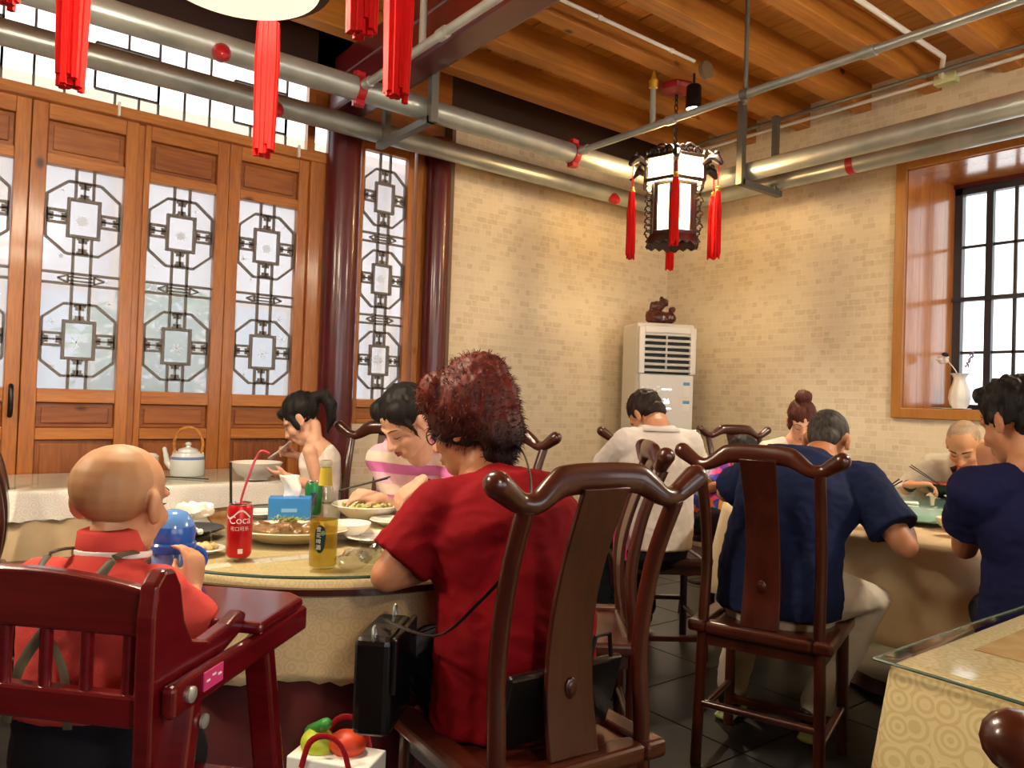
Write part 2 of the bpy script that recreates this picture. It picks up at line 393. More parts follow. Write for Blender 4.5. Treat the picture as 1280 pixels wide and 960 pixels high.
for i in range(1, 4):
    z = fz1-.075-(fz1-.075-fz0-.03)*i/4
    MB().box((WF-.02 if i == 2 else WF, (fy0+fy1)/2, z), (.06 if i == 2 else .02, fy1-fy0, .03 if i == 2 else .02)).build('glazing_bar', M['blackmetal'], win, False, .002)
MB().box((WF+.02, (fy0+fy1)/2, (fz0+fz1)/2), (.005, fy1-fy0-.06, fz1-fz0-.06)).build('pane', M['clear'], win, False)
# ================================================================ door leaves
def lattice(parent, x0, x1, z0, z1, meds, bands, y, half, rect):
    """grey lattice in front of a pane: one octagon and framed medallion per centre, a band between"""
    b = MB(); w = x1-x0; th = .0135; dp = .018
    def bar(xa, za, xb, zb, t=th): b.bar((xa, y, za), (xb, y, zb), dp, t, up=(0, 1, 0)) if False else b.bar((xa, y, za), (xb, y, zb), t, dp, up=(0, 1, 0))
    xm = (x0+x1)/2; du = .115*w; rw, rh = rect
    for zc in meds:
        e = .028*w; s = .11*half/.19
        oct_ = [(xm-.21*w, zc+half), (xm+.21*w, zc+half), (x1-e, zc+s), (x1-e, zc-s), (xm+.21*w, zc-half), (xm-.21*w, zc-half), (x0+e, zc-s), (x0+e, zc+s)]
        for i in range(8): bar(*oct_[i], *oct_[(i+1) % 8])
        for sx in (-1, 1):
            bar(xm+sx*du, zc+half, xm+sx*du, zc+rh/2); bar(xm+sx*du, zc-half, xm+sx*du, zc-rh/2)
            for sz in (-1, 1): bar(xm+sx*(w/2-e), zc+sz*.032, xm+sx*rw/2, zc+sz*.032)
            bar(xm+sx*(w/2-e), zc, xm+sx*rw/2, zc, .009)
            for q in (.008, .024): bar(xm+sx*(w/2-e-q), zc-.03+q*.5, xm+sx*(w/2-e-q), zc+.03-q*.5, .016); bar(xm+sx*(rw/2+q), zc-.03+q*.5, xm+sx*(rw/2+q), zc+.03-q*.5, .016)
        for sz in (-1, 1):
            za, zb = zc+sz*half, zc+sz*rh/2
            bar(xm, za, xm, zb, .009)
            for q in (.008, .024): bar(xm-.032+q*.5, za-sz*q, xm+.032-q*.5, za-sz*q, .016); bar(xm-.032+q*.5, zb+sz*q, xm+.032-q*.5, zb+sz*q, .016)
    for zb_, hb in bands:
        bar(x0, zb_+hb, x1, zb_+hb); bar(x0, zb_-hb, x1, zb_-hb)
        for sx in (-1, 1):
            a = xm+sx*.30*w; bb = xm+sx*.17*w
            bar(a, zb_, bb, zb_+hb*.7, .009); bar(a, zb_, bb, zb_-hb*.7, .009); bar(bb, zb_-hb*.7, bb, zb_+hb*.7, .009)
        bar(xm-.17*w, zb_+hb*.35, xm+.17*w, zb_+hb*.35, .008); bar(xm-.17*w, zb_-hb*.35, xm+.17*w, zb_-hb*.35, .008)
    # the two upright bars between the octagons
    zs = sorted([z1]+[m+half for m in meds]+[m-half for m in meds]+[z0], reverse=True)
    for i in range(0, len(zs), 2):
        for sx in (-1, 1): bar(xm+sx*du, zs[i], xm+sx*du, zs[i+1])
    b.build('lattice', M['lattice'], parent, False)
    for zc in meds:
        f = MB()
        for sx in (-1, 1): f.box((xm+sx*rw/2, y-.004, zc), (.016, .026, rh+.016))
        for sz in (-1, 1): f.box((xm, y-.004, zc+sz*rh/2), (rw-.016, .026, .016))
        f.build('medallion_frame', M['lattice'], parent, False, .002)
    return xm
def flake(parent, x, z, y, r, kind):
    b = MB(); n = 6 if kind != 1 else 8
    if kind == 2:
        for k in range(6): a = k*pi/3; b.lathe([(0, 0), (r*.34, 0), (r*.34, .0008), (0, .0008)], 8, TR((x+cos(a)*r*.55, y, z+sin(a)*r*.55), (pi/2, 0, 0)))
        b.lathe([(0, 0), (r*.3, 0), (r*.3, .0008), (0, .0008)], 8, TR((x, y, z), (pi/2, 0, 0)))
    else:
        for k in range(n):
            a = 2*pi*k/n+.2; L = r if k % 2 == 0 or kind == 0 else r*.6
            b.bar((x, y, z), (x+cos(a)*L, y, z+sin(a)*L), r*.14, .001, up=(0, 1, 0))
    b.build('snowflake_sticker', M['flake'], parent, False)
def door(n, x0, x1, gx0, gx1, label, seed):
    d = thing('door_%d' % n, label, '', kind='structure'); rr = random.Random(seed)
    y = YL+.05; zb, zt = .37, 2.66; gz0, gz1 = 1.172, 2.343
    for a, b in ((x0, gx0), (gx1, x1)): MB().box(((a+b)/2, y, (zb+zt)/2), (b-a, .055, zt-zb)).build('stile', M['door_v'], d, False, .005)
    xm = (gx0+gx1)/2; gw = gx1-gx0
    for a, b in ((zb, .43), (.905, .967), (1.10, gz0), (gz1, 2.40), (2.575, zt)): MB().box((xm, y, (a+b)/2), (gw, .053, b-a)).build('rail', M['door_h'], d, False, .004)
    for a, b, m in ((.43, .905, 'panel_v'), (.967, 1.10, 'panel'), (2.40, 2.575, 'panel')):
        p = MB().box((xm, y+.012, (a+b)/2), (gw, .02, b-a)); p.box((xm, y, (a+b)/2), (gw-.05, .02, b-a-.045)); p.build('panel', M[m], d, False, .006)
    MB().box((xm, y+.02, (gz0+gz1)/2), (gw, .005, gz1-gz0)).build('pane', M['frost'], d, False)
    zc = (gz0+gz1)/2; m1, m2 = 2.082, 2*zc-2.082
    lattice(d, gx0, gx1, gz0, gz1, (m1, m2), ((zc, .028),), y+.004, .192, (.145, .195))
    for m_ in (m1, m2): flake(d, xm+rr.uniform(-.01, .01), m_-.01, y+.014, .034, 2 if m_ == m1 else 0)
    for k in range(9):
        xx = rr.choice([gx0+.04+rr.random()*.07, gx1-.04-rr.random()*.07]); zz = gz0+.06+(gz1-gz0-.12)*(k+.5)/9
        flake(d, xx, zz, y+.014, rr.choice([.014, .02, .026]), rr.choice([0, 1, 1, 2]))
    return d
d0 = door(1, -.10, .398, -.03, .33, 'wooden lattice door leaf cut off by the left edge', 3)
MB().rtube([(.36, YL-.01, 1.18), (.36, YL-.03, 1.16), (.36, YL-.03, 1.05), (.36, YL-.01, 1.03)], .012, 10).build('handle', M['black'], d0)
door(2, .402, .905, .474, .841, 'leftmost whole wooden lattice door leaf', 4)
door(3, .937, 1.40, .969, 1.332, 'middle wooden lattice door leaf', 5)
door(4, 1.402, 1.895, 1.47, 1.828, 'wooden lattice door leaf next to the red column', 6)
t1 = struct(MB().box((.921, YL+.06, 1.5), (.03, .05, 2.3)).build('trim_1', M['door_v'], None, False), 'dark joint strip between the door leaves')
t2 = struct(MB().box((1.965, YL+.04, 1.55), (.14, .09, 2.36)).build('trim_2', M['door_v'], None, False, .006), 'wooden door jamb beside the red column')
t3 = struct(MB().box((.9, YL+.03, 2.685), (2.2, .1, .06)).build('trim_3', M['door_h'], None, False, .006), 'wooden header rail over the doors')
for x in (.79, 1.80): MB().box((x, YL-.03, 2.69), (.012, .02, .075)).build('clip', M['whiteplastic'], t3, False)
# transom lights over the doors
tw = thing('window_2', 'transom window with thin dark lattice over the doors', '', kind='structure')
tz0, tz1, tx0, tx1 = 2.715, 3.2, -.3, 1.9
fm = MB()
for x in (tx0, tx1): fm.box((x, YL+.05, (tz0+tz1)/2), (.05, .05, tz1-tz0))
fm.box(((tx0+tx1)/2, YL+.05, tz1), (tx1-tx0, .05, .06)); fm.build('frame', M['door_h'], tw, False)
lb = MB(); x = tx0+.1; k = 0
hz = [(2.80, 3.02)]
while x < tx1-.02:
    if k % 4 == 1:
        for z in (2.80, 3.05): lb.box((x+.16, YL+.05, z), (.32, .016, .012))
        for xx in (x, x+.32): lb.box((xx, YL+.05, 2.925), (.012, .016, .25))
        lb.box((x+.1, YL+.05, 2.757), (.012, .016, .085)); lb.box((x+.22, YL+.05, 2.757), (.012, .016, .085)); lb.box((x+.16, YL+.05, 3.11), (.012, .016, .12)); x += .32
    else:
        lb.box((x, YL+.05, (tz0+tz1)/2), (.012, .016, tz1-tz0)); lb.box((x+.05, YL+.05, 3.0), (.1, .016, .01)); x += .14
    k += 1
lb.build('lattice', M['lattice'], tw, False)
MB().box(((tx0+tx1)/2, YL+.07, (tz0+tz1)/2), (tx1-tx0, .005, tz1-tz0)).build('pane', M['clear'], tw, False)
struct(MB().box((.85, YL+.08, 3.38), (2.6, .12, .34)).build('trim_4', mat('dark_lintel', '#2e1409', .6), None, False), 'dark lintel over the transom')
struct(MB().box((2.43, YL+.08, 3.24), (1.02, .12, .62)).build('trim_6', M['panel'], None, False), 'dark wooden panel above the narrow window')
MB().box((.4, YL+.09, 1.5), (.03, .02, 2.3)).build('backing_strip', M['door_v'], t2, False)
MB().box((2.745, YL+.05, 1.5), (.045, .04, 3.0)).build('backing_strip', M['door_v'], t2, False)
# narrow lattice window between the columns
nw = thing('window_3', 'tall narrow lattice window between two red columns', '', kind='structure')
y = YL+.05; nx0, nx1, nz0, nz1 = 2.28, 2.61, 1.165, 2.83
for a, b in ((2.215, nx0), (nx1, 2.655)): MB().box(((a+b)/2, y, 1.96), (b-a, .055, 1.94)).build('stile', M['door_v'], nw, False, .005)
MB().box((2.70, y-.01, 1.96), (.05, .06, 1.94)).build('stile', M['door_v'], nw, False, .005)
for a, b in ((1.0, 1.03), (1.11, nz0), (nz1, 2.93)): MB().box(((nx0+nx1)/2, y, (a+b)/2), (nx1-nx0, .053, b-a)).build('rail', M['door_h'], nw, False, .004)
MB().box(((nx0+nx1)/2, y+.012, 1.07), (nx1-nx0, .02, .08)).build('panel', M['panel'], nw, False, .004)
MB().box(((nx0+nx1)/2, y+.02, (nz0+nz1)/2), (nx1-nx0, .005, nz1-nz0)).build('pane', M['frost'], nw, False)
meds = [onY(483, 246, YL).z, onY(478, 348, YL).z, onY(472, 450, YL).z]
lattice(nw, nx0, nx1, nz0, nz1, meds, [((meds[0]+meds[1])/2, .028), ((meds[1]+meds[2])/2, .028)], y+.004, .19, (.13, .19))
flake(nw, (nx0+nx1)/2, meds[1], y+.014, .04, 2); flake(nw, (nx0+nx1)/2, meds[2], y+.014, .05, 2)
for k in range(7): flake(nw, nx0+.04+rnd.random()*.25, nz0+.1+k*.16, y+.014, .014, 1)
MB().box((2.665, y+.02, 2.0), (.012, .02, 1.7)).build('light_gap', M['clear'], nw, False)
# ================================================================ columns and beam
def column(x, r, label):
    t = thing('column', label, 'column', (x, YL-.03, 0))
    MB().lathe([(r, .1), (r*.99, 3.0)], 32).build('shaft', M['redlac'], t)
    MB().lathe([(r*1.25, 0), (r*1.3, .05), (r*1.2, .1)], 32).build('base', M['sill'], t); return t
column(2.10, .115, 'dark red lacquered column between the doors and the narrow window')
column(2.82, .085, 'slimmer dark red column at the edge of the brick wall')
struct(MB().box((2.905, YL+.02, 1.6), (.03, .2, 3.2)).build('trim_5', mat('brown_edge', '#6b5446', .7), None, False), 'brown edge strip of the brick wall')
bm = thing('ceiling_beam', 'thick dark red lacquered beam across the ceiling', 'beam')
MB().box((2.075, .3, 3.06), (.21, 8.5, .2)).build('lower_beam', M['redlac'], bm, False, .03, seg=3)
MB().box((2.075, .3, 3.25), (.15, 8.5, .17)).build('upper_beam', M['redlac'], bm, False, .02)
# ================================================================ pipes
ZP = 2.82
def bend(p0, c, p1, r, n=8):
    """quarter bend from p0 round corner c to p1 with radius r"""
    c = V(c); a = (V(p0)-c).normalized(); b = (V(p1)-c).normalized(); o = c+(a+b)*r
    return [o-(b*cos(t)+a*sin(t))*r for t in [pi/2*(1-k/n) for k in range(n+1)]]
def run_pipe(name, label, ypos, xpos, group=None):
    t = thing(name, label, 'pipe')
    pts = [V((-2.9, ypos, ZP)), V((xpos-.16, ypos, ZP))]
    MB().tube(pts, .063, 24).build('left_run', M['steel'], t)
    MB().tube(bend((0, ypos, ZP), (xpos, ypos, ZP), (xpos, 0, ZP), .16), .066, 24).build('elbow', M['steel'], t)
    MB().tube([(xpos, ypos-.16, ZP), (xpos, -3.9, ZP)], .063, 24).build('right_run', M['steel'], t)
    return t
pn = run_pipe('fire_pipe', 'thick galvanised pipe running round the room, nearer the camera', 3.73, 4.46)
pf = run_pipe('fire_pipe', 'thick galvanised pipe running round the room, close to the walls', 4.26, 4.79)
def clamp(parent, p, axis, r=.068, ears=True):
    b = MB(); w_ = .045
    d = V((1, 0, 0)) if axis == 0 else V((0, 1, 0)); p = V(p)
    b.tube([p-d*w_/2, p+d*w_/2], r, 24)
    if ears:
        for s in (-1, 1): b.box((0, 0, 0), (.05, .05, .03), TR(p+V((0, 0, s*(r+.006))))); b.tube([p+V((0, 0, s*(r+.015)))-d*.03, p+V((0, 0, s*(r+.015)))+d*.03], .01, 8)
    b.build('clamp', M['redpaint'], parent)
x2 = onY(448, 122, 3.73).x; x1 = onY(716, 205, 3.73).x
clamp(pn, (x1, 3.73, ZP), 0); clamp(pn, (x2, 3.73, ZP), 0)
p = onX(1066, 205, 4.79); clamp(pf, (4.79, p.y, ZP), 1, ears=False)
for q, par, yy in (((277, 80), pn, 3.73), ((346, 132), pf, 4.26), ((768, 258), pf, 4.26)):
    a = onY(*q, yy-.06); b = MB(); b.lathe([(.0, -.02), (.04, -.02), (.045, .0), (.03, .045), (.012, .06), (0, .06)], 14, TR((a.x, yy-.05, ZP-.045), (pi/2+.5, 0, 0))); b.build('end_cap', M['redpaint'], par)
def branch(x, label, y1=-3.9):
    t = thing('sprinkler_pipe', label, 'pipe'); z = ZP+.0
    MB().tube([(x, 3.68, z), (x, y1, z)], .021, 14).build('run', M['steel'], t)
    for yy in (3.62, 2.9, 1.75, .6): MB().tube([(x, yy-.03, z), (x, yy+.03, z)], .028, 14).build('coupling', M['steel'], t)
    return t
b1 = branch(x1, 'slim galvanised sprinkler pipe crossing over in front of the palace lantern')
b2 = branch(x2, 'slim galvanised sprinkler pipe running below the red beam')
def riser(par, x, y, z1, head=True):
    MB().tube([(x, y, ZP), (x, y, z1)], .017, 12).build('riser', M['steel'], par)
    if head: MB().lathe([(.012, 0), (.026, .01), (.03, .05), (.02, .055), (.012, .08), (.006, .11), (0, .11)], 12, TR((x, y, z1-.02))).build('sprinkler_head', M['gold'], par)
q = onX(815, 165, x1); riser(b1, x1, q.y, q.z+.27)
q = onX(527, 78, x2); riser(b2, x2, q.y, 3.33, False)
q = onX(931, 140, x1); MB().tube([(x1, q.y, ZP-.05), (x1, q.y, 3.34)], .012, 10).build('hanger_rod', M['bracket'], b1)
MB().tube([(x1, q.y-.02, ZP), (x1, q.y+.02, ZP)], .032, 14).build('hanger_ring', M['bracket'], b1)
q = onX(640, 10, x2); MB().tube([(x2, q.y, ZP), (x2, q.y, 3.0)], .012, 10).build('hanger_rod', M['bracket'], b2)
def hanger(p, axis, label):
    """steel angle bracket from the ceiling that carries both pipes"""
    t = thing('pipe_bracket', label, 'bracket', p); b = MB()
    d = V((0, 1, 0)) if axis == 0 else V((1, 0, 0)); L = .62 if axis == 0 else .46
    MB().bar((0, 0, -.02), (0, 0, .55), .045, .045).build('strut', M['bracket'], t)
    e = d*L
    MB().bar((0, 0, 0), tuple(e), .045, .04).build('arm', M['bracket'], t)
    MB().bar(tuple(e*.86), tuple(e*.86+V((0, 0, .55))), .04, .04).build('strut', M['bracket'], t)
    return t
q = onY(540, 160, 3.62); hanger((q.x, 3.62, ZP-.09), 0, 'steel angle bracket carrying the pipes beside the red column')
q = onX(925, 245, 4.36); hanger((4.36, q.y, ZP-.09), 1, 'steel angle bracket carrying the pipes behind the palace lantern')
# white conduits and thin pipe along the right wall
zc_ = ZJ-.02; XC = (onZ(893, 182, zc_).x+onZ(1280, 70, zc_).x)/2
t = thing('cable_conduit', 'white plastic conduit along the top of the window wall', 'conduit')
MB().tube([(XC, 4.2, zc_), (XC, -3, zc_)], .013, 10).build('tube', M['whiteplastic'], t)
qb = onX(1183, 103, XC)
MB().box((XC, qb.y, zc_-.01), (.07, .13, .06)).build('junction_box', mat('pale_green_box', '#c9cf9a', .5), t, False, .006)
ja = onZ(1085, 0, ZJ-.012); jb = onZ(1172, 66, ZJ-.012)
MB().tube([V((jb.x-2.2, jb.y, ZJ-.012)), V((XC-.3, jb.y, ZJ-.012)), V((XC-.06, qb.y+.01, ZJ-.02)), V((XC, qb.y, zc_))], .015, 10).build('feed_tube', M['whiteplastic'], t)
t = thing('water_pipe', 'thin grey pipe above the white conduit on the window wall', 'pipe')
zz = ZJ-.05; XW = (onZ(905, 172, zz).x+onZ(1280, 55, zz).x)/2
MB().tube([(XW, 4.1, zz), (XW, -3, zz)], .013, 10).build('run', M['bracket'], t)
for y in (3.4, 2.2, 1.0): MB().tube([(XW, y-.02, zz), (XW, y+.02, zz)], .018, 10).build('coupling', M['bracket'], t)
t = thing('cable_conduit', 'white conduit along a joist leading to the ceiling junction', 'conduit')
ca = onZ(700, 2, ZJ-.01); cb = onZ(868, 76, ZJ-.01)
MB().tube([(cb.x-2.4, cb.y, ZJ-.012), (cb.x, cb.y, ZJ-.012)], .011, 10).build('tube', M['whiteplastic'], t)
for k in range(4): MB().tube([(cb.x-.2-k*.6, cb.y, ZJ-.012), (cb.x-.23-k*.6, cb.y, ZJ-.012)], .015, 10).build('saddle', M['whiteplastic'], t)
MB().lathe([(0, 0), (.055, 0), (.055, .03), (0, .03)], 18, TR((cb.x+.07, cb.y-.02, ZJ-.06), (pi/2, .3, 0))).build('junction_box', mat('smoky_plastic', '#7d6a52', .3), t)
# track spotlight
sp = px(867, 126, 4.9)
t = thing('spotlight', 'small black ceiling spotlight shining down beside the lantern', 'spotlight', sp)
MB().tube([(0, 0, .05), (0, 0, ZJ-sp.z)], .008, 8).build('stem', M['black'], t)
MB().lathe([(.0, .1), (.04, .1), (.048, .09), (.052, -.055), (.046, -.055), (.044, -.04), (0, -.04)], 24).build('housing', M['black'], t)
MB().lathe([(0, -.046), (.043, -.046), (.043, -.05), (0, -.05)], 20).build('lens', mat('spot_lens', '#fff3dc', .4, emit=14), t)
d = bpy.data.lights.new('spot_beam', 'SPOT'); d.energy = 110; d.spot_size = R(95); d.spot_blend = .7; d.color = (1, .84, .6); d.shadow_soft_size = .04
o = bpy.data.objects.new('spot_beam', d); col.objects.link(o); o.parent = t; o.location = (0, 0, -.07)
# ================================================================ lanterns
paper = NT('lantern_paper'); v_ = paper.coords((1, 1, 1))
pn_ = paper.noise(v_, 40, 5, .7)
paper.base(srgb('#fff4d8')); paper.link(paper.ramp(pn_, [(.36, srgb('#5a5248')), (.44, srgb('#fff6dc'))]), paper.b.inputs['Emission Color']); paper.b.inputs['Emission Strength'].default_value = 1.0
_tr = paper.new('BsdfTransparent'); _tr.inputs[0].default_value = (1, .93, .8, 1); _mx = paper.new('MixShader'); _mx.inputs[0].default_value = .4; paper.link(paper.b.outputs[0], _mx.inputs[1]); paper.link(_tr.outputs[0], _mx.inputs[2]); paper.link(_mx.outputs[0], paper.n['Material Output'].inputs[0])
lamp_cream = mat('lamp_diffuser', '#fff2c4', .5, emit=.56)
darkwood = mat('carved_dark_wood', '#1c0d0a', .35, coat=.3)
drum_m = mat('glowing_lantern_drum', '#ffedd0', .5, emit=24)
def tassel(parent, p, L, cord=.12, r=.02, knot=True):
    p = V(p)
    t = MB(); t.tube([p+V((0, 0, .02)), p-V((0, 0, cord))], .004, 6)
    o = t.build('tassel', M['redtassel'], parent)
    k = p-V((0, 0, cord)); b = MB()
    for q in (0, .018): b.lathe([(.0, -.008), (.013, -.008), (.016, 0), (.013, .008), (0, .008)], 12, TR(k-V((0, 0, q))))
    if knot: b.build('knot', M['gold'], o)
    s = MB(); n = 26; k = k-V((0, 0, .025))
    for i in range(n):
        a = i*2.4; rr = r*math.sqrt((i+.5)/n); fl = 1.25 if knot else .95; e = V((cos(a)*rr*fl, sin(a)*rr*fl, -L*rnd.uniform(.94, 1.04)))
        s.tube([k+V((cos(a)*rr*(.6 if knot else 1), sin(a)*rr*(.6 if knot else 1), 0)), k+V((cos(a)*rr*1.05, sin(a)*rr*1.05, -L*.3)), k+e], [r*.34, r*.42, r*.3], 5)
    s.build('fringe', M['redtassel'], o)
    return o
def hexpt(r, k, z, off=0): a = off+k*pi/3; return V((r*cos(a), r*sin(a), z))
def palace_lantern(loc, rot, chain_top, label):
    t = thing('palace_lantern', label, 'lantern', loc, rot)
    # z=0 at the bottom of the skirt
    for k in range(6):
        a0, a1 = hexpt(1, k, 0), hexpt(1, k+1, 0); mid = (a0+a1)/2; nrm = mid.normalized(); tan = (a1-a0).normalized()
        fr_ = lambda r, z: Matrix(((tan.x, 0, nrm.x, mid.x*r), (tan.y, 0, nrm.y, mid.y*r), (0, 1, 0, z), (0, 0, 0, 1)))
        ru, rl = .215, .155
        MB().box((0, 0, 0), (ru*.80, .13, .006), fr_(ru, .50)).build('upper_panel', paper.m, t, False)
        MB().box((0, 0, 0), (rl*.54, .31, .006), fr_(rl, .255)).build('lower_panel', paper.m, t, False)
        for z in (.425, .578): MB().box((0, 0, 0), (ru*1.03, .022, .022), fr_(ru, z)).build('rail', darkwood, t, False, .003)
        for z in (.085, .41): MB().box((0, 0, 0), (rl*1.03, .025, .02), fr_(rl, z)).build('rail', darkwood, t, False, .003)
        MB().bar(hexpt(ru, k, .42), hexpt(ru, k, .585), .024, .024).build('post', darkwood, t, False, .003)
        MB().bar(hexpt(rl, k, .07), hexpt(rl, k, .42), .026, .026).build('post', darkwood, t, False, .003)
        for s in (-1, 1): MB().box((s*rl*.39, 0, 0), (rl*.24, .31, .012), fr_(rl, .255)).build('side_board', darkwood, t, False)
        # carved crown
        c = MB(); m_ = fr_(ru, .595)
        for cx, rr in ((-.055, .03), (0, .045), (.055, .03)):
            c.tube([m_ @ V((cx+rr*cos(q), .005+rr*sin(q)*1.1, 0)) for q in [pi*i/8 for i in range(9)]], .008, 6)
            c.tube([m_ @ V((cx+rr*.45*cos(q), .008+rr*.5*sin(q), 0)) for q in [2*pi*i/8 for i in range(8)]], .006, 6, closed=True)
        c.build('crown', darkwood, t)
        # carved skirt
        s_ = MB(); m_ = fr_(.165, .0); m2 = fr_(.19, 0)
        s_.add([m_ @ V((-.085, .075, 0)), m_ @ V((.085, .075, 0)), m2 @ V((.11, .02, 0)), m2 @ V((.06, .0, 0)), m2 @ V((.03, .022, 0)), m2 @ V((0, .004, 0)), m2 @ V((-.03, .022, 0)), m2 @ V((-.06, 0, 0)), m2 @ V((-.11, .02, 0))], [tuple(range(9))])
        s_.build('skirt', darkwood, t, False, solid=.008)
        # scrolls on the corners
        e = hexpt(1, k, 0); sc_ = MB()
        for i in range(4):
            zc = .11+i*.085; sc_.tube([e*(rl+.03+.03*cos(q)*(1-q/14))+V((0, 0, zc+.036*sin(q)*(1-q/14))) for q in [i2*.5 for i2 in range(14)]], .006, 6)
        sc_.build('scroll', darkwood, t)
        # dragon head arm and tassel
        d_ = MB(); d_.rtube([e*ru+V((0, 0, .53)), e*(ru+.05)+V((0, 0, .56)), e*(ru+.09)+V((0, 0, .55)), e*(ru+.115)+V((0, 0, .52))], [.02, .026, .03, .018], 8)
        d_.ell(e*(ru+.085)+V((0, 0, .585)), (.018, .018, .02)); d_.rtube([e*(ru+.06)+V((0, 0, .58)), e*(ru+.03)+V((0, 0, .61))], [.01, .004], 6)
        d_.build('dragon_arm', darkwood, t)
        tassel(t, e*(ru+.1)+V((0, 0, .51)), .42, .1+.05*(k % 2), .022)
    MB().lathe([(0, .585), (.2, .585), (.2, .6), (0, .6)], 6).build('top_board', darkwood, t, False)
    MB().lathe([(0, .06), (.14, .06), (.14, .075), (0, .075)], 6).build('bottom_board', darkwood, t, False)
    ch = MB(); z = .6
    while z < chain_top-.03: ch.tube([(.012*cos(q), 0, z+.02+.024*sin(q)) if int(z*25) % 2 else (0, .012*cos(q), z+.02+.024*sin(q)) for q in [2*pi*i/8 for i in range(8)]], .004, 5, closed=True); z += .036
    ch.build('chain', M['black'], t)
    MB().lathe([(0, -.02), (.05, -.02), (.11, .0), (.12, .03), (.11, .045), (0, .045)], 6, TR((0, 0, chain_top-.04))).build('ceiling_rose', M['redpaint'], t, False, .004)
    for z, pw in ((.25, 60), (.5, 75)): o = point('lantern_bulb', (0, 0, z), pw, (1, .74, .42), .05); o.parent = t
    return t
lp = px(840, 310, 5.1)
palace_lantern(lp, R(-17), ZJ-lp.z, 'carved black hexagonal palace lantern with red tassels in the corner')
def round_lantern(loc, label, hooks, power):
    t = thing('ceiling_lantern', label, 'lantern', loc)
    MB().lathe([(0, 0), (.19, .0), (.205, .006), (.21, .02), (.2, .03), (0, .03)], 48).build('diffuser', lamp_cream, t)
    MB().lathe([(.2, .02), (.235, .02), (.245, .05), (.235, .09), (.2, .09)], 48).build('ring', darkwood, t)
    MB().lathe([(.22, .09), (.235, .1), (.235, .34), (.22, .35), (.12, .42), (.1, .46), (0, .46)], 40).build('drum', drum_m, t)
    MB().lathe([(.24, .34), (.26, .36), (.2, .4), (.1, .44), (.1, .42)], 40).build('cap', darkwood, t)
    MB().tube([(0, 0, .44), (0, 0, ZJ-loc[2])], .01, 8).build('stem', M['black'], t)
    for h, L, kz in hooks:
        h = V((h[0], h[1], 0)); d_ = h.normalized()
        MB().rtube([d_*.23+V((0, 0, .3)), d_*(h.length*.75)+V((0, 0, .36)), h+V((0, 0, .33)), h+V((0, 0, kz+.02))], [.02, .022, .018, .01], 8).build('dragon_arm', darkwood, t)
        tassel(t, h+V((0, 0, kz)), L, .03, .03, False)
    o = area('lantern_glow', (0, 0, -.012), (0, 0, -1), .3, .3, power, (1, .86, .62)); o.parent = t; o.data.shape = 'DISK'
    return t
RL = P(-.74, 1.95, 2.245)
hooks = []
for q, dep in (((87, 105), 1.93), ((330, 190), 2.4), ((496, 120), 1.94), ((453, 40), 1.60)):
    e = px(*q, dep)-RL; L = .41 if q[0] == 330 else .36; hooks.append(((e.x, e.y), L, e.z+L+.055))
e = P(-1.1, 1.6)-P(-.74, 1.95); hooks.append(((e.x, e.y), .36, .18)); 
round_lantern(RL, 'large round cream ceiling lantern with red tassels, cut off by the top edge', hooks, 12)
hk = [((.42*cos(k*pi/3), .42*sin(k*pi/3)), .36, .18) for k in range(6)]
round_lantern(V((-1.2, 2.4, 2.45)), 'added fill lantern hanging further left, outside the picture', hk, 30)  # extra lantern outside the view, added to bring light from the left
round_lantern(V((.2, -1.9, 2.45)), 'added fill lantern hanging unseen behind the viewer', hk, 20)  # extra lantern added behind the camera as front fill
round_lantern(V((3.9, .2, 2.45)), 'added fill lantern hanging out of view over the right side of the room', hk, 30)  # extra lantern out of view, added to brighten the right side and ceiling
# ================================================================ floor-standing air conditioner
aloc = P(1.18, 6.2); aloc.z = 0
t = thing('air_conditioner', 'white floor-standing air conditioner in the room corner', 'air conditioner', aloc, rz(170))
white = mat('appliance_white', '#e4e2da', .3); grey = mat('appliance_grey', '#c9c7c0', .35); slot = mat('vent_dark', '#17181a', .6)
AW, AD, AH = .48, .40, 1.84
# local +Y is the front
MB().box((0, -.02, AH/2+.02), (AW, AD-.04, AH-.04)).build('cabinet', white, t, False, .02, seg=3)
MB().box((0, AD/2-.03, .03), (AW-.02, .05, .06)).build('plinth', grey, t, False, .004)
MB().box((0, AD/2-.02, .77), (AW-.035, .035, 1.32)).build('front_panel', white, t, False, .008)
for s in (-1, 1): MB().box((s*(AW/2-.028), AD/2-.015, 1.62), (.05, .04, .37)).build('side_cheek', white, t, False, .008)
MB().box((0, AD/2-.015, 1.785), (AW-.1, .04, .06)).build('top_trim', white, t, False, .008)
MB().box((0, AD/2-.035, 1.6), (AW-.1, .01, .33)).build('vent_back', slot, t, False)
for k in range(7):
    z = 1.745-k*.047
    MB().box((0, AD/2-.012, z), (AW-.1, .03, .022), ).build('louver', grey, t, False, .004)
MB().box((.01, AD/2-.008, 1.6), (.012, .02, .3)).build('vent_divider', grey, t, False)
M['label_blue'] = mat('label_blue', '#5aa3cf', .5); M['paper'] = mat('white_paper', '#eeeee8', .6)
FY = AD/2-.002
for z, h in ((1.32, .11), (1.19, .08)):
    o = MB().box((-AW/2+.075, FY, z), (.055, .002, h)).build('energy_label', M['paper'], t, False)
    MB().box((-AW/2+.075, FY+.001, z+h/2-.012), (.054, .002, .024)).build('label_band', M['label_blue'], o, False)
disp = mat('lit_digits', '#f4f4ff', .4, emit=1.6)
text('26', 'display_digits', disp, .055, Matrix.Translation((.0, FY+.001, 1.22)) @ Matrix.Rotation(pi, 4, 'Z') @ Matrix.Rotation(pi/2, 4, 'X'), t)
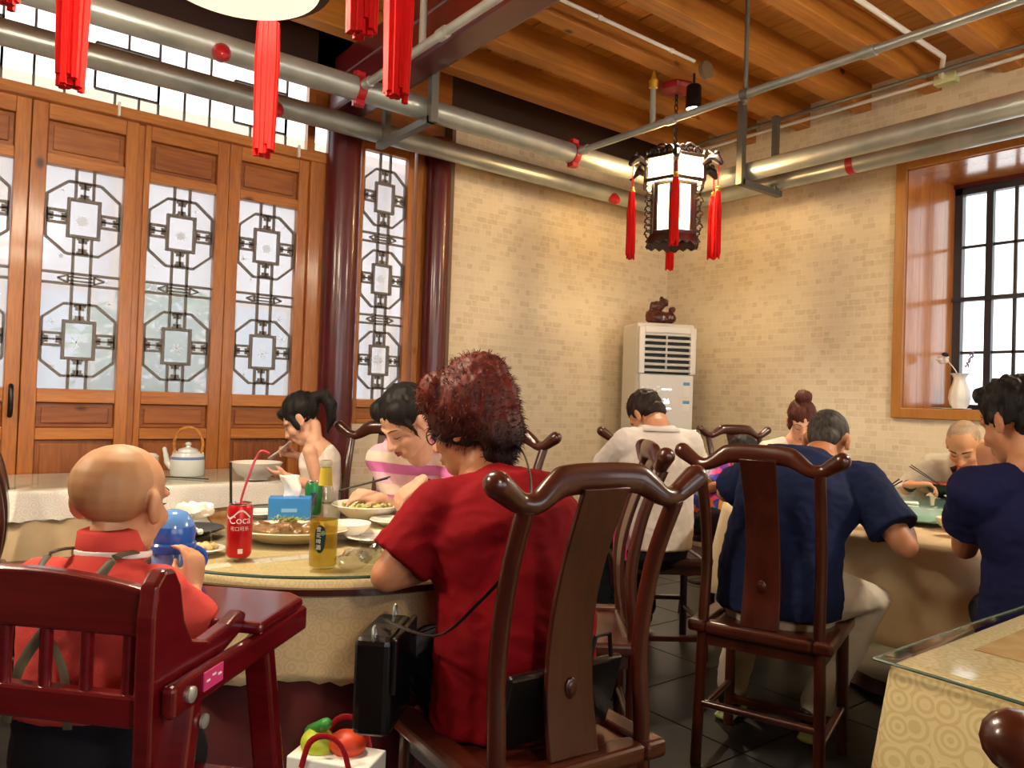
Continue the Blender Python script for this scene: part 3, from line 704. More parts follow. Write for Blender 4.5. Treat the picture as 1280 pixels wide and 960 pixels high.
for z, w_ in ((1.315, .08), (1.165, .08)): MB().box((.0, FY+.001, z), (w_, .001, .008)).build('display_bar', disp, t, False)
pat = mat('silver_flower_print', '#f6f4ee', .3)
for k in range(26):
    a = rnd.uniform(.02, .17); zz = 1.12+rnd.random()*.22; L = rnd.uniform(.01, .028)
    MB().lathe([(0, 0), (L, 0), (L, .0006), (0, .0006)], 8, Matrix.Translation((a+.02, FY, zz)) @ Matrix.Rotation(pi/2, 4, 'X') @ TR((0, 0, -.001), (0, 0, rnd.random()*3), (1, .45, 1))).build('flower_print', pat, t, False)
# root carving on the air conditioner
rc = mat('root_carving', '#5a2412', .3, coat=.5, c2='#3a120a', nscale=14)
b = MB()
for c_, r_ in (((-.0, 0, .055), (.115, .07, .06)), ((.07, 0, .075), (.05, .05, .05)), ((-.075, .01, .06), (.06, .05, .05)), ((.02, 0, .155), (.06, .045, .045)), ((-.03, .01, .185), (.04, .035, .035)), ((.055, 0, .15), (.035, .03, .04)), ((-.1, 0, .13), (.03, .025, .025)), ((-.015, 0, .215), (.02, .02, .02))): b.ell(c_, r_)
o = remesh(b, 'wood_carving', rc, None, .007, 2, lambda c, n: .008*noise.noise(c*38)+.004*noise.noise(c*90))
o.location = aloc+V((0, 0, AH-.004)); o.rotation_euler = (0, 0, rz(180)); tag(o, 'reddish brown root carving on top of the air conditioner', 'carving')
# ================================================================ chairs
def cat_spline(pts, n=6):
    """Catmull-Rom through points (tuples of any length)"""
    out = []; m = len(pts)
    for i in range(m-1):
        p0, p1, p2, p3 = pts[max(i-1, 0)], pts[i], pts[i+1], pts[min(i+2, m-1)]
        for k in range(n):
            t = k/n
            out.append(tuple(.5*(2*b+(c-a)*t+(2*a-5*b+4*c-d)*t*t+(3*b-a-3*c+d)*t**3) for a, b, c, d in zip(p0, p1, p2, p3)))
    return out+[tuple(pts[-1])]
SW, SD, SH = .46, .43, .48
def make_chair():
    t = thing('dining_chair', 'x', 'chair', group='rosewood yoke-back dining chairs')
    # seat: moulded frame with sunk panel
    fr = MB()
    for s in (-1, 1): fr.box((s*(SW/2-.03), 0, SH-.02), (.062, SD, .04))
    for s in (-1, 1): fr.box((0, s*(SD/2-.03), SH-.02), (SW-.12, .06, .04))
    fr.build('seat_frame', M['chair_lt'], t, False, .012, seg=3)
    MB().box((0, 0, SH-.022), (SW-.11, SD-.11, .02)).build('seat_panel', M['chair_lt'], t, False, .004)
    px_, ry = .185, -SD/2+.035
    for s in (-1, 1):
        MB().tube([(s*(SW/2-.035), SD/2-.035, SH-.02), (s*(SW/2-.03), SD/2-.03, 0)], .019, 12).build('leg', M['chair'], t)
        pts = cat_spline([(s*px_*1.06, ry-.01, 0), (s*px_*1.03, ry, .3), (s*px_, ry, .5), (s*px_*.99, ry+.012, .68), (s*px_, ry-.02, .86), (s*px_*1.02, ry-.075, 1.0)], 5)
        MB().tube(pts, .0185, 12).build('rear_post', M['chair'], t)
    # S-curved splat
    sp = cat_spline([(.062, ry, SH), (.06, ry+.022, .6), (.055, ry+.02, .74), (.054, ry-.015, .88), (.058, ry-.078, 1.032)], 6)
    b = MB(); n = len(sp)
    for (w_, y, z) in sp: b.v += [(-w_, y-.007, z), (w_, y-.007, z), (w_, y+.007, z), (-w_, y+.007, z)]
    for i in range(n-1):
        for k in range(4): k2 = (k+1) % 4; b.f.append((i*4+k, i*4+k2, i*4+4+k2, i*4+4+k))
    b.f += [(3, 2, 1, 0), (n*4-4, n*4-3, n*4-2, n*4-1)]
    spl = b.build('splat', M['chair'], t, True, .003)
    car = MB()
    car.ell((0, ry+.0143, .612), (.016, .0045, .022)); car.ell((0, ry+.0125, .612), (.011, .004, .015))
    car.build('carving', M['chair'], spl)
    # yoke crest rail
    cp = cat_spline([(-.25, -.062, 1.046), (-.227, -.06, 1.03), (-.195, -.058, 1.01), (-.16, -.06, 1.009), (-.115, -.054, 1.036), (-.085, -.05, 1.047), (0, -.046, 1.05), (.085, -.05, 1.047), (.115, -.054, 1.036), (.16, -.06, 1.009), (.195, -.058, 1.01), (.227, -.06, 1.03), (.25, -.062, 1.046)], 5)
    rr = []
    for (x, y, z) in cp:
        a = abs(x)
        if a < .1: r_ = (.019, .031)
        elif a < .16: q = (a-.1)/.06; r_ = (.019+.002*q, .031-.01*q)
        elif a < .2: r_ = (.021, .021)
        else: q = min(1, (a-.2)/.062); r_ = (.021+.008*q, .021+.007*q)
        rr.append(r_)
    MB().rtube([(x, ry-.02+y+.01, z) for x, y, z in cp], rr, 14, up=(0, 0, 1)).build('crest_rail', M['chair_lt'], t)
    # aprons and stretchers
    for s in (-1, 1):
        MB().bar((s*(SW/2-.035), -SD/2+.05, SH-.06), (s*(SW/2-.035), SD/2-.05, SH-.06), .014, .045).build('apron', M['chair'], t, False)
        MB().bar((0-SW/2+.05, s*(SD/2-.035), SH-.06), (SW/2-.05, s*(SD/2-.035), SH-.06), .014, .045).build('apron', M['chair'], t, False)
        MB().tube([(s*(SW/2-.033), -SD/2+.03, .16), (s*(SW/2-.033), SD/2-.03, .16)], .013, 10).build('stretcher', M['chair'], t)
    MB().tube([(-SW/2+.033, -SD/2+.03, .2), (SW/2-.033, -SD/2+.03, .2)], .013, 10).build('stretcher', M['chair'], t)
    MB().bar((-SW/2+.033, SD/2-.033, .1), (SW/2-.033, SD/2-.033, .1), .035, .025).build('footrest', M['chair'], t, False, .004)
    return t
chair0 = make_chair()
def hd(phi): return V((sin(R(phi)), cos(R(phi))))
def chair(mid, phi, label, first=[True]):
    m = V(mid)+hd(phi)*(SD/2-.035); loc = P(m.x, m.y)
    if first[0]: first[0] = False; c = chair0; c.location = loc; c.rotation_euler = (0, 0, rz(phi)); c['label'] = label
    else: c = dup(chair0, label, loc, rz(phi))
    return c
chair((.15, 1.565), -33, 'nearest dark rosewood chair, with the woman in red on it')
chair((.40, 2.52), -88, 'empty rosewood chair seen edge-on just behind the nearest chair')
chair((.83, 2.50), 33, 'rosewood chair under the man in the navy polo and pale trousers')
chair((-.05, 3.25), -139, 'rosewood chair beyond the red-haired woman, against the pale brick wall')
chair((-.56, 3.46), -172, 'rosewood chair behind the woman in the pink striped top')
chair((.735, 3.98), 178, 'rosewood chair in front of the air conditioner, at the man in white')
chair((1.5, 5.0), 165, 'rosewood chair beside the woman with the hair bun')
_c = chair((.571, .438), 52.3, 'rosewood chair whose rounded crest end shows at the bottom right corner')
_c.scale = (.91, .91, .91)
chair((-2.0, 3.02), 60, 'dark chair cut off by the left edge, near the doors')
def stool(p, h, label):
    t = thing('stool', label, 'stool', p)
    MB().lathe([(0, h-.035), (.16, h-.035), (.17, h-.03), (.17, h-.006), (.165, h), (0, h)], 32).build('seat', M['chair_lt'], t)
    for k in range(4): a = pi/4+k*pi/2; MB().tube([(.12*cos(a), .12*sin(a), h-.03), (.155*cos(a), .155*sin(a), 0)], .016, 10).build('leg', M['chair'], t)
    MB().tube([(.138*cos(a), .138*sin(a), .2) for a in [2*pi*i/32 for i in range(32)]], .01, 8, closed=True).build('stretcher', M['chair'], t)
stool(P(1.60, 2.24), .47, 'dark round stool under the man in the indigo T-shirt')
stool(P(2.56, 4.20), .47, 'dark round stool under the balding man by the window')
stool(P(1.17, 4.42), .47, 'dark round stool under the child in the rainbow shirt')
# ================================================================ tables
def clothmat(name, c, c2, scale, swirl=True, bump=.25):
    t = NT(name); v = t.coords((1, 1, 1))
    if swirl:
        vo = t.new('TexVoronoi'); vo.inputs['Scale'].default_value = scale; vo.inputs['Randomness'].default_value = .55; t.link(v, vo.inputs['Vector'])
        mu = t.new('Math', operation='MULTIPLY'); mu.inputs[1].default_value = 26.; t.link(vo.outputs['Distance'], mu.inputs[0])
        sn = t.new('Math', operation='SINE'); t.link(mu.outputs[0], sn.inputs[0])
        mr = t.new('MapRange'); mr.inputs[1].default_value = -1; t.link(sn.outputs[0], mr.inputs[0])
        f = mr.outputs[0]
        t.base(t.ramp(f, [(.45, srgb(c)), (.62, srgb(c2))])); t.bump(f, bump*.5, .002)
    else:
        n = t.noise(v, scale, 4); t.base(t.ramp(n, [(.35, srgb(c)), (.65, srgb(c2))])); t.bump(t.noise(v, 220, 2), bump, .002)
    t.set(Roughness=.85, Sheen_Weight=.15); return t.m
cl_beige = clothmat('beige_jacquard_cloth', '#cfbb92', '#c6b186', 30)
cl_beige2 = clothmat('beige_cloth', '#d2bd98', '#c6ad84', 9, False)
cl_swirl = clothmat('beige_swirl_cloth', '#d0c190', '#c2b07e', 22)
cl_white = clothmat('white_cloth', '#efece4', '#e6e2d8', 26)
cl_red = clothmat('dark_red_cloth', '#5a0a10', '#3c060a', 6, False)
glass_top = NT('clear_glass_sheet'); g_ = glass_top
g_.b.inputs['Base Color'].default_value = (.93, .97, .95, 1)
def clearglass(name, tint=(.95, .98, .97), see=.93, rough=.02, ior=1.5):
    t = NT(name); out = t.n['Material Output']
    tr = t.new('BsdfTransparent'); tr.inputs[0].default_value = (*[c*see for c in tint], 1)
    gl = t.new('BsdfGlossy'); gl.inputs['Roughness'].default_value = rough
    fr = t.new('Fresnel'); fr.inputs[0].default_value = ior; m2 = t.new('MixShader'); t.link(front_only(t, fr), m2.inputs[0]); t.link(tr.outputs[0], m2.inputs[1]); t.link(gl.outputs[0], m2.inputs[2])
    t.link(m2.outputs[0], out.inputs[0]); return t.m
M['gsheet'] = clearglass('table_glass', (.96, .97, .93), .97, .03)
M['gedge'] = mat('glass_edge', '#3c5a4c', .2, coat=.5)
M['drinkglass'] = clearglass('drinking_glass', (.97, .98, .98), .94, .02, 1.4)
def round_cloth(parent, r, z, drop, m, seed, name='tablecloth', amp=.035, lobes=9, scallop=0, hemf=None):
    rr = random.Random(seed); ph = [rr.uniform(0, 6.28) for _ in range(4)]
    def wv(a): return .6*sin(lobes*a+ph[0])+.3*sin((lobes*2-3)*a+ph[1])+.35*sin(4*a+ph[2])
    b = MB(); rows = [(0.02, 0), (.5, 0), (.93, 0), (.985, -.002), (1.0, -.010), (1.006, -.03)]
    N = 160; vs = []
    prof = [(q*r, z+dz, 0) for q, dz in rows]
    for k in range(1, 9): prof.append((r*1.006, z-.03-(drop-.03)*k/8, k/8))
    for R_, Z_, t_ in prof:
        for i in range(N):
            a = 2*pi*i/N; q = R_+amp*t_*(1.0+wv(a)) if t_ else R_
            zz = Z_
            if t_:
                ex = (hemf(a) if hemf else 0); zz = Z_-ex*t_
                if t_ == 1 and scallop: zz += scallop*abs(sin(a*46))
            vs.append((q*cos(a), q*sin(a), zz))
    fs = []
    for j in range(len(prof)-1):
        for i in range(N): i2 = (i+1) % N; fs.append((j*N+i, j*N+i2, (j+1)*N+i2, (j+1)*N+i))
    fs.append(tuple(range(N-1, -1, -1))); b.add(vs, fs)
    return b.build(name, m, parent, True, ang=0, solid=.003)
def disc(r, z, t, n=96): return MB().lathe([(r-.004, z), (r, z+.003), (r, z+t-.003), (r-.004, z+t)], n)
TZ = .76
T1 = V((-.53, 2.44)); T3 = V((1.9, 3.45))
# near round table
t = thing('round_table', 'round dining table in the left foreground set with dishes', 'table', P(*T1))
MB().lathe([(0, .715), (.63, .715), (.64, .72), (.64, .735), (0, .735)], 64).build('tabletop', M['chair'], t)
MB().lathe([(.05, .05), (.06, .4), (.09, .7)], 20).build('pedestal', M['chair'], t)
MB().lathe([(0, 0), (.3, 0), (.28, .04), (.05, .06), (0, .06)], 24).build('base', M['chair'], t)
o = round_cloth(None, .60, .728, .70, cl_red, 5, 'under_cloth', .03, 11); o.location = P(*T1); tag(o, 'dark red under-cloth hanging to the floor from the near round table', 'tablecloth')
o = round_cloth(None, .618, .757, .25, cl_beige, 3, 'tablecloth', .03, 8, .012); o.location = P(*T1); o.rotation_euler = (0, 0, .6)
tag(o, 'beige frayed-edge cloth on the near round table', 'tablecloth')
o = disc(.635, .7585, .008).build('glass_sheet', M['gsheet']); o.location = P(*T1); tag(o, 'round clear glass sheet on the near round table', 'glass top')
MB().tube([(.6355*cos(a), .6355*sin(a), .7625) for a in [2*pi*i/96 for i in range(96)]], .004, 6, closed=True).build('glass_rim', M['gedge'], o)
# right-hand round table
t = thing('round_table', 'large round dining table on the right with a turntable', 'table', P(*T3))
MB().lathe([(0, .70), (.88, .70), (.89, .705), (.89, .72), (0, .72)], 72).build('tabletop', M['chair'], t)
MB().lathe([(.06, .05), (.07, .4), (.12, .69)], 20).build('pedestal', M['chair'], t)
MB().lathe([(0, 0), (.36, 0), (.33, .05), (.06, .07), (0, .07)], 24).build('base', M['chair'], t)
def hem3(a): return .16*max(0, cos(a-1.9))**3+.1*max(0, cos(a+2.4))**4
o = round_cloth(None, .895, .748, .30, cl_beige2, 8, 'tablecloth', .05, 6, 0, hem3); o.location = P(*T3); tag(o, 'plain beige cloth draped over the right-hand round table', 'tablecloth')
t = thing('turntable', 'teal glass turntable in the middle of the right-hand table', 'turntable', P(*T3, .748))
MB().lathe([(0, .0), (.12, 0), (.12, .02), (0, .02)], 24).build('bearing', M['steel'], t)
teal = NT('teal_glass'); teal.base(srgb('#7fb0a2')); teal.set(Roughness=.06, Coat_Weight=.6)
disc(.52, .02, .01).build('plate', teal.m, t)
# side table along the doors
rx0, rx1, ry0, ry1 = .15, 1.46, 3.72, 4.40
def rect_cloth(x0, x1, y0, y1, z, drop, m, name, seed, amp=.02, scallop=0, rc=.03, flare=.0, nw=26):
    rr = random.Random(seed); ph = [rr.uniform(0, 6.28) for _ in range(3)]
    cx, cy = (x0+x1)/2, (y0+y1)/2; hx, hy = (x1-x0)/2, (y1-y0)/2; per = []
    def edge(ax, ay, bx, by, n):
        for k in range(n): per.append((ax+(bx-ax)*k/n, ay+(by-ay)*k/n))
    N = 44
    for (sx, sy, a0) in ((1, -1, -pi/2), (1, 1, 0), (-1, 1, pi/2), (-1, -1, pi)):
        for k in range(7): a = a0+pi/2*k/6; per.append((sx*(hx-rc)+rc*cos(a), sy*(hy-rc)+rc*sin(a)))
        nx, ny = {(1, -1): ((hx, -hy+rc), (hx, hy-rc)), (1, 1): ((hx-rc, hy), (-hx+rc, hy)), (-1, 1): ((-hx, hy-rc), (-hx, -hy+rc)), (-1, -1): ((-hx+rc, -hy), (hx-rc, -hy))}[(sx, sy)]
        for k in range(1, N): per.append((nx[0]+(ny[0]-nx[0])*k/N, nx[1]+(ny[1]-nx[1])*k/N))
    n = len(per); b = MB(); vs = []; s_ = 0; arc = []
    for i in range(n): arc.append(s_); s_ += math.hypot(per[(i+1) % n][0]-per[i][0], per[(i+1) % n][1]-per[i][1])
    nr = []
    for i in range(n):
        tx, ty = per[(i+1) % n][0]-per[i-1][0], per[(i+1) % n][1]-per[i-1][1]; l = math.hypot(tx, ty) or 1; nr.append((ty/l, -tx/l))
    prof = [(-.3, 0, 0), (-.012, 0, 0), (-.003, -.003, 0), (0, -.012, 0)]+[(0, -.012-(drop-.012)*k/9, k/9) for k in range(1, 10)]
    for off, dz, t_ in prof:
        for i in range(n):
            q = off+(flare*t_+amp*t_*(.5+.5*sin(2*pi*arc[i]/s_*nw+ph[0])+.4*sin(2*pi*arc[i]/s_*7+ph[1])) if t_ else 0)
            zz = z+dz+(scallop*abs(sin(arc[i]*45)) if t_ == 1 else 0)
            if off < -.1: vs.append((cx+per[i][0]*.3, cy+per[i][1]*.3, z))
            else: vs.append((cx+per[i][0]+nr[i][0]*q, cy+per[i][1]+nr[i][1]*q, zz))
    fs = [(j*n+i, j*n+(i+1) % n, (j+1)*n+(i+1) % n, (j+1)*n+i) for j in range(len(prof)-1) for i in range(n)]; fs.append(tuple(range(n-1, -1, -1)))
    return b.add(vs, fs).build(name, m, None, True, ang=0, solid=.003)
def rect_table(label, x0, x1, y0, y1, h):
    t = thing('rectangular_table', label, 'table', ((x0+x1)/2, (y0+y1)/2, 0))
    MB().box((0, 0, h-.02), (x1-x0, y1-y0, .03)).build('tabletop', M['chair'], t, False, .004)
    for sx in (-1, 1):
        for sy in (-1, 1): MB().box((sx*((x1-x0)/2-.06), sy*((y1-y0)/2-.06), (h-.035)/2), (.05, .05, h-.035)).build('leg', M['chair'], t, False, .004)
rect_table('rectangular table along the wooden doors with a teapot on it', rx0+.02, rx1-.02, ry0+.02, ry1-.02, .735)
o = rect_cloth(rx0, rx1, ry0, ry1, .742, .40, cl_beige2, 'under_cloth', 4, .02); tag(o, 'pale under-cloth on the table by the doors', 'tablecloth')
o = rect_cloth(rx0-.012, rx1+.012, ry0-.012, ry1+.012, .75, .13, cl_white, 'tablecloth', 9, .02, .012); tag(o, 'white scalloped cloth on the table by the doors', 'tablecloth')
o = MB().box(((rx0+rx1)/2, (ry0+ry1)/2, .7555), (rx1-rx0, ry1-ry0, .006)).build('glass_sheet', M['gsheet'], None, False); tag(o, 'glass sheet on the table by the doors', 'glass top')
# near right table
nx0_, nx1_, ny0_, ny1_ = 1.378, 2.7, -.35, .668
rect_table('table cut off by the bottom right corner', nx0_+.03, nx1_-.03, ny0_+.03, ny1_-.03, .735)
o = rect_cloth(nx0_, nx1_, ny0_, ny1_, .748, .62, cl_swirl, 'tablecloth', 12, .03, 0, .022, .06, 16); tag(o, 'beige swirl-patterned cloth hanging from the bottom right table', 'tablecloth')
def sheet(u, v):
    x = nx0_-.014+(nx1_-nx0_+.028)*u; y = ny0_-.014+(ny1_-ny0_+.028)*v
    return (x, y, .754+.006*(1-u)**3*v**3+.0015*sin(x*9+y*7)*sin(y*11))
vin = NT('clear_vinyl'); _o = vin.n['Material Output']; _a = vin.new('BsdfTransparent'); _a.inputs[0].default_value = (.95, .96, .95, 1); _b = vin.new('BsdfGlossy'); _b.inputs['Roughness'].default_value = .1; _f2 = vin.new('Fresnel'); _f2.inputs[0].default_value = 1.65; _m2 = vin.new('MixShader'); vin.link(front_only(vin, _f2), _m2.inputs[0]); vin.link(_a.outputs[0], _m2.inputs[1]); vin.link(_b.outputs[0], _m2.inputs[2]); vin.link(_m2.outputs[0], _o.inputs[0])
o = MB().grid(sheet, 40, 30).build('glass_sheet', vin.m, None, True, ang=0, solid=.005); tag(o, 'clear plastic glass sheet on the bottom right table', 'glass top')
ge_ = MB(); ge_.tube([sheet(0, k/30) for k in range(31)], .003, 6); ge_.tube([sheet(k/30, 1) for k in range(31)], .003, 6); ge_.build('sheet_edge', M['gedge'], o)
q = onZ(1250, 812, .752)
o = MB().box((q.x+.12, q.y-.03, .7505), (.32, .12, .0015)).build('paper_strip', mat('kraft_paper', '#c9ab74', .8, c2='#b8945a', nscale=20)); tag(o, 'tan paper strip under the glass of the bottom right table', 'paper')
# ================================================================ red baby high chair
HR = V((-.46, 1.03)); hphi = 9
hc = thing('high_chair', 'red stained wooden high chair holding the baby', 'high chair', P(HR.x-.2*cos(R(hphi)), HR.y+.2*sin(R(hphi))), rz(hphi))
# local: x right, +Y forward, origin at the middle of the back
hm = M['highchair']; W2 = .20
tp = [(-W2+.01, .865)]+[(x, .925+.022*(1-(x/.2)**2)) for x in [-.19+.38*k/12 for k in range(13)]]+[(W2-.01, .865)]
MB().prism([(x, z) for x, z in tp], .024, Matrix(((1, 0, 0, 0), (0, 0, -1, .012), (0, 1, 0, 0), (0, 0, 0, 1)))).build('top_rail', hm, hc, False, .006, seg=3)
MB().box((0, 0, .765), (2*W2-.02, .024, .045)).build('lower_rail', hm, hc, False, .005)
for k in range(6): x = -.157+k*.0628; MB().tube([(x, 0, .78), (x, 0, .88)], .0085, 10).build('slat', hm, hc)
for s in (-1, 1):
    # side board with swept armrest
    poly = [(-.03, .45), (-.035, .90), (-.03, .94), (-.012, .958), (.012, .955), (.028, .93), (.04, .88), (.06, .845), (.1, .832), (.16, .838), (.2, .85), (.215, .84), (.2, .815), (.12, .79), (.07, .76), (.05, .7), (.045, .45)]
    MB().prism(poly, .026, Matrix(((0, 0, 1, s*W2-.013), (1, 0, 0, 0), (0, 1, 0, 0), (0, 0, 0, 1)))).build('side_board', hm, hc, False, .006, seg=3)
    ab = MB().bar((s*(W2+.026), -.02, .785), (s*(W2+.026), .40, .785), .02, .045).build('tray_arm', hm, hc, False, .008, seg=3)
    MB().lathe([(0, 0), (.011, 0), (.011, .004), (.006, .007), (0, .007)], 14, TR((s*(W2+.036), .02, .785), (0, s*pi/2, 0))).build('bolt', M['steel'], ab)
    for ya, yb in ((.05, -.12), (.26, .40)): 
        lg = MB().bar((s*(W2+.01), ya, .79), (s*(W2+.035), yb, 0), .03, .045, up=(1, 0, 0)).build('leg', hm, hc, False, .006)
    MB().lathe([(0, 0), (.010, 0), (.010, .004), (0, .006)], 14, TR((s*(W2+.036), .055, .735), (0, s*pi/2, 0))).build('bolt', M['steel'], hc)
    MB().bar((s*(W2+.02), -.05, .3), (s*(W2+.02), .33, .3), .02, .035).build('side_brace', hm, hc, False, .004)
pk = MB().box((W2+.0375, .075, .79), (.002, .05, .026)).build('sticker', mat('pink_sticker', '#d0407c', .4), hc, False)
for k in range(3): MB().box((W2+.039, .06+k*.015, .79+.004*(k % 2)), (.001, .008, .003)).build('sticker_print', M['paper'], pk, False)
tray = [(-.22, .20), (-.22, .37), (-.19, .40), (.2, .40), (.24, .37), (.245, .20), (.16, .20), (.13, .26), (.06, .29), (-.06, .29), (-.13, .26), (-.16, .20)]
MB().prism(tray, .02, TR((0, 0, .81))).build('tray', hm, hc, False, .008, seg=3)
MB().box((0, .14, .545), (2*W2-.03, .30, .024)).build('seat', hm, hc, False, .006)
MB().box((0, -.005, .60), (2*W2-.03, .02, .1)).build('back_board', hm, hc, False, .004)
MB().bar((-W2, -.1, .1), (W2, -.1, .1), .02, .04).build('rear_brace', hm, hc, False, .004)
MB().bar((-W2, .35, .25), (W2, .35, .25), .06, .02).build('footrest', hm, hc, False, .004)
# ================================================================ people
def skinmat(name, c, c2): return mat(name, c, .5, c2=c2, nscale=9, sss=.12, bump=.03, bscale=300)
SK = {'tan': skinmat('skin_tan', '#bd8763', '#b0744f'), 'fair': skinmat('skin_fair', '#dcae92', '#d29c80'), 'mid': skinmat('skin_mid', '#c9936f', '#bb805c'), 'baby': skinmat('skin_baby', '#cf9f7a', '#c48e68')}
def hairmat(name, c, c2, rough=.62):
    t = NT(name); v = t.coords((1, 1, .25)); n = t.noise(v, 90, 3, .6, .4)
    t.base(t.ramp(n, [(.35, srgb(c)), (.68, srgb(c2))])); t.set(Roughness=rough, Specular_IOR_Level=.3); t.bump(n, .5, .003); return t.m
HM = {'black': hairmat('black_hair', '#070506', '#15100e'), 'brown': hairmat('brown_hair', '#140a07', '#2c170f'), 'grey': hairmat('greying_hair', '#1c1918', '#4a4540'), 'auburn': hairmat('auburn_hair', '#37180f', '#5b2a1b')}
# red-dyed hair with dark undergrowth at the nape
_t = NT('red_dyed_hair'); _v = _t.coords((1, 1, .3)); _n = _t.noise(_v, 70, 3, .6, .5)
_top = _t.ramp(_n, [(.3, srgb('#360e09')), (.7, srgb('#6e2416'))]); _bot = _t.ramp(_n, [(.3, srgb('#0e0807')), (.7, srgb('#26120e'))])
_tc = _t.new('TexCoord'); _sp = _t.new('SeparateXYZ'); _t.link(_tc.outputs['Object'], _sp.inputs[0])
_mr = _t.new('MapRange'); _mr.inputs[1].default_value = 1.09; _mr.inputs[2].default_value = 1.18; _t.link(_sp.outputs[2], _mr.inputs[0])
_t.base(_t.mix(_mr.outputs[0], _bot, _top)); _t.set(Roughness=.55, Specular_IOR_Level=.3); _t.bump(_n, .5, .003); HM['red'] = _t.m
lashm = mat('dark_lash', '#17100e', .6); lipm = mat('lip', '#a8524c', .45); nailm = mat('nail', '#dba692', .3)
def fabric(name, c, c2=None, rough=.85): return mat(name, c, rough, c2=c2 or c, nscale=5, bump=.2, bscale=260, spec=.15)
def two_bone(a, w, pole, l1, l2):
    d = w-a; L = d.length
    if L > (l1+l2)*.995: k = L/((l1+l2)*.995); l1 *= k; l2 *= k
    L = max(L, abs(l1-l2)+.01); x = (l1*l1-l2*l2+L*L)/(2*L); h = math.sqrt(max(0, l1*l1-x*x)); u = d.normalized()
    p = V(pole); p = p-u*p.dot(u); p.normalize(); return a+u*x+p*h
def hand(b, wrist, fdir, palm, side, s, curl=.35, thumb=.5, pinch=0):
    """five separate fingers; side=+1 when the thumb is on the local +X side"""
    Mx = frame(wrist, fdir, -V(palm)) @ Matrix.Scale(s, 4)
    if side < 0: Mx = Mx @ Matrix.Scale(-1, 4, (1, 0, 0))
    flip = side < 0
    k0 = len(b.f)
    b.rtube([(-.002, -.02, 0), (-.004, .02, 0), (-.002, .06, .002), (0, .082, 0)], [(.024, .017), (.034, .015), (.041, .014), (.04, .012)], 12, up=(0, 0, 1), M=Mx)
    for i, (x, L, r_) in enumerate(((-.031, .060, .0075), (-.011, .074, .0085), (.010, .080, .0088), (.031, .070, .0085))):
        c = curl*(1.15-.1*i) if not (pinch and i >= 2) else pinch*(.9 if i == 3 else 1.1)
        p = V((x, .078, 0)); pts = [V((x*.9, .05, 0)), p]; ang = 0; sp = x*.9
        for seg, (f, a) in enumerate(((.46, 62), (.32, 78), (.22, 42))):
            ang += R(a)*c; p = p+V((sp*.22*(1-c), cos(ang), -sin(ang)))*L*f; pts.append(p)
        b.rtube(pts, [r_, r_, r_*.95, r_*.88, r_*.72], 8, M=Mx)
    tx = thumb
    b.rtube([(.018, .012, -.006), (.038, .032, -.012-.01*tx), (.046-.012*tx, .058, -.02-.018*tx), (.042-.026*tx, .078, -.026-.022*tx)], [.013, .0125, .0105, .008], 8, M=Mx)
    if flip:
        for k in range(k0, len(b.f)): b.f[k] = b.f[k][::-1]
def head_shape(b, H, fem=0, ear=1):
    j = 1-.1*fem
    b.ell((0, -.012, .035), (.074, .092, .083), M=H, nu=20, nv=14); b.ell((0, .028, -.03), (.061*j, .062, .083), M=H)
    b.ell((0, .052, -.088), (.036*j, .034, .028), M=H); b.ell((0, .02, -.075), (.054*j, .05, .04), M=H)
    for s in (-1, 1):
        b.ell((s*.034, .056, -.032), (.026, .026, .026), M=H); b.ell((s*.078, -.012, -.008), (.009*ear, .021*ear, .032*ear), (.15, 0, s*.35), M=H); b.ell((s*.081, -.006, -.03), (.007, .011, .012), M=H)
        b.ell((s*.011, .096, -.038), (.009, .01, .008), M=H)
    b.rtube([(0, .084, .012), (0, .095, -.012), (0, .107, -.032)], [.008, .009, .012], 8, M=H)
    b.rtube([(-.05, .062, .018), (-.025, .078, .022), (0, .082, .018), (.025, .078, .022), (.05, .062, .018)], .009, 8, M=H)
    b.rtube([(-.022, .084, -.064), (0, .093, -.061), (.022, .084, -.064)], .0055, 8, M=H); b.rtube([(-.018, .083, -.072), (0, .091, -.073), (.018, .083, -.072)], .0065, 8, M=H)
def face_parts(par, H, lip=True, brow=.0022, hair=None):
    for s in (-1, 1):
        MB().rtube([(s*.016, .084, -.004), (s*.03, .083, -.0075), (s*.044, .073, -.004)], [.0012, .0019, .0012], 6, M=H).build('eyelash', lashm, par)
        MB().rtube([(s*.014, .0895, .024), (s*.03, .086, .029), (s*.048, .072, .025)], [brow, brow*1.1, brow*.6], 6, M=H).build('eyebrow', hair or lashm, par)
    if lip:
        m = MB(); m.rtube([(-.02, .0885, -.065), (0, .0985, -.062), (.02, .0885, -.065)], [.0025, .004, .0025], 8, M=H); m.rtube([(-.017, .088, -.0715), (0, .0965, -.073), (.017, .088, -.0715)], [.0025, .0048, .0025], 8, M=H); m.build('lips', lipm, par)
def wrinkle(amp, sc, seed):
    o = V((seed*3.1, seed*1.7, seed*.9))
    def f(c, n):
        q = noise.noise(V((c.x*sc, c.y*sc, c.z*sc*1.7))+o); r_ = noise.noise(V((c.x*sc*2.3, c.y*sc*2.3, c.z*sc*3.1))+o)
        return amp*(.6*q+.7*(1-abs(r_)*2.2)*.5)
    return f
def hairdisp(amp, seed):
    o = V((seed*5.3, seed, 2.))
    return lambda c, n: amp*(noise.noise(V((c.x*60, c.y*60, c.z*16))+o)+.6*noise.noise(V((c.x*22, c.y*22, c.z*18))+o))
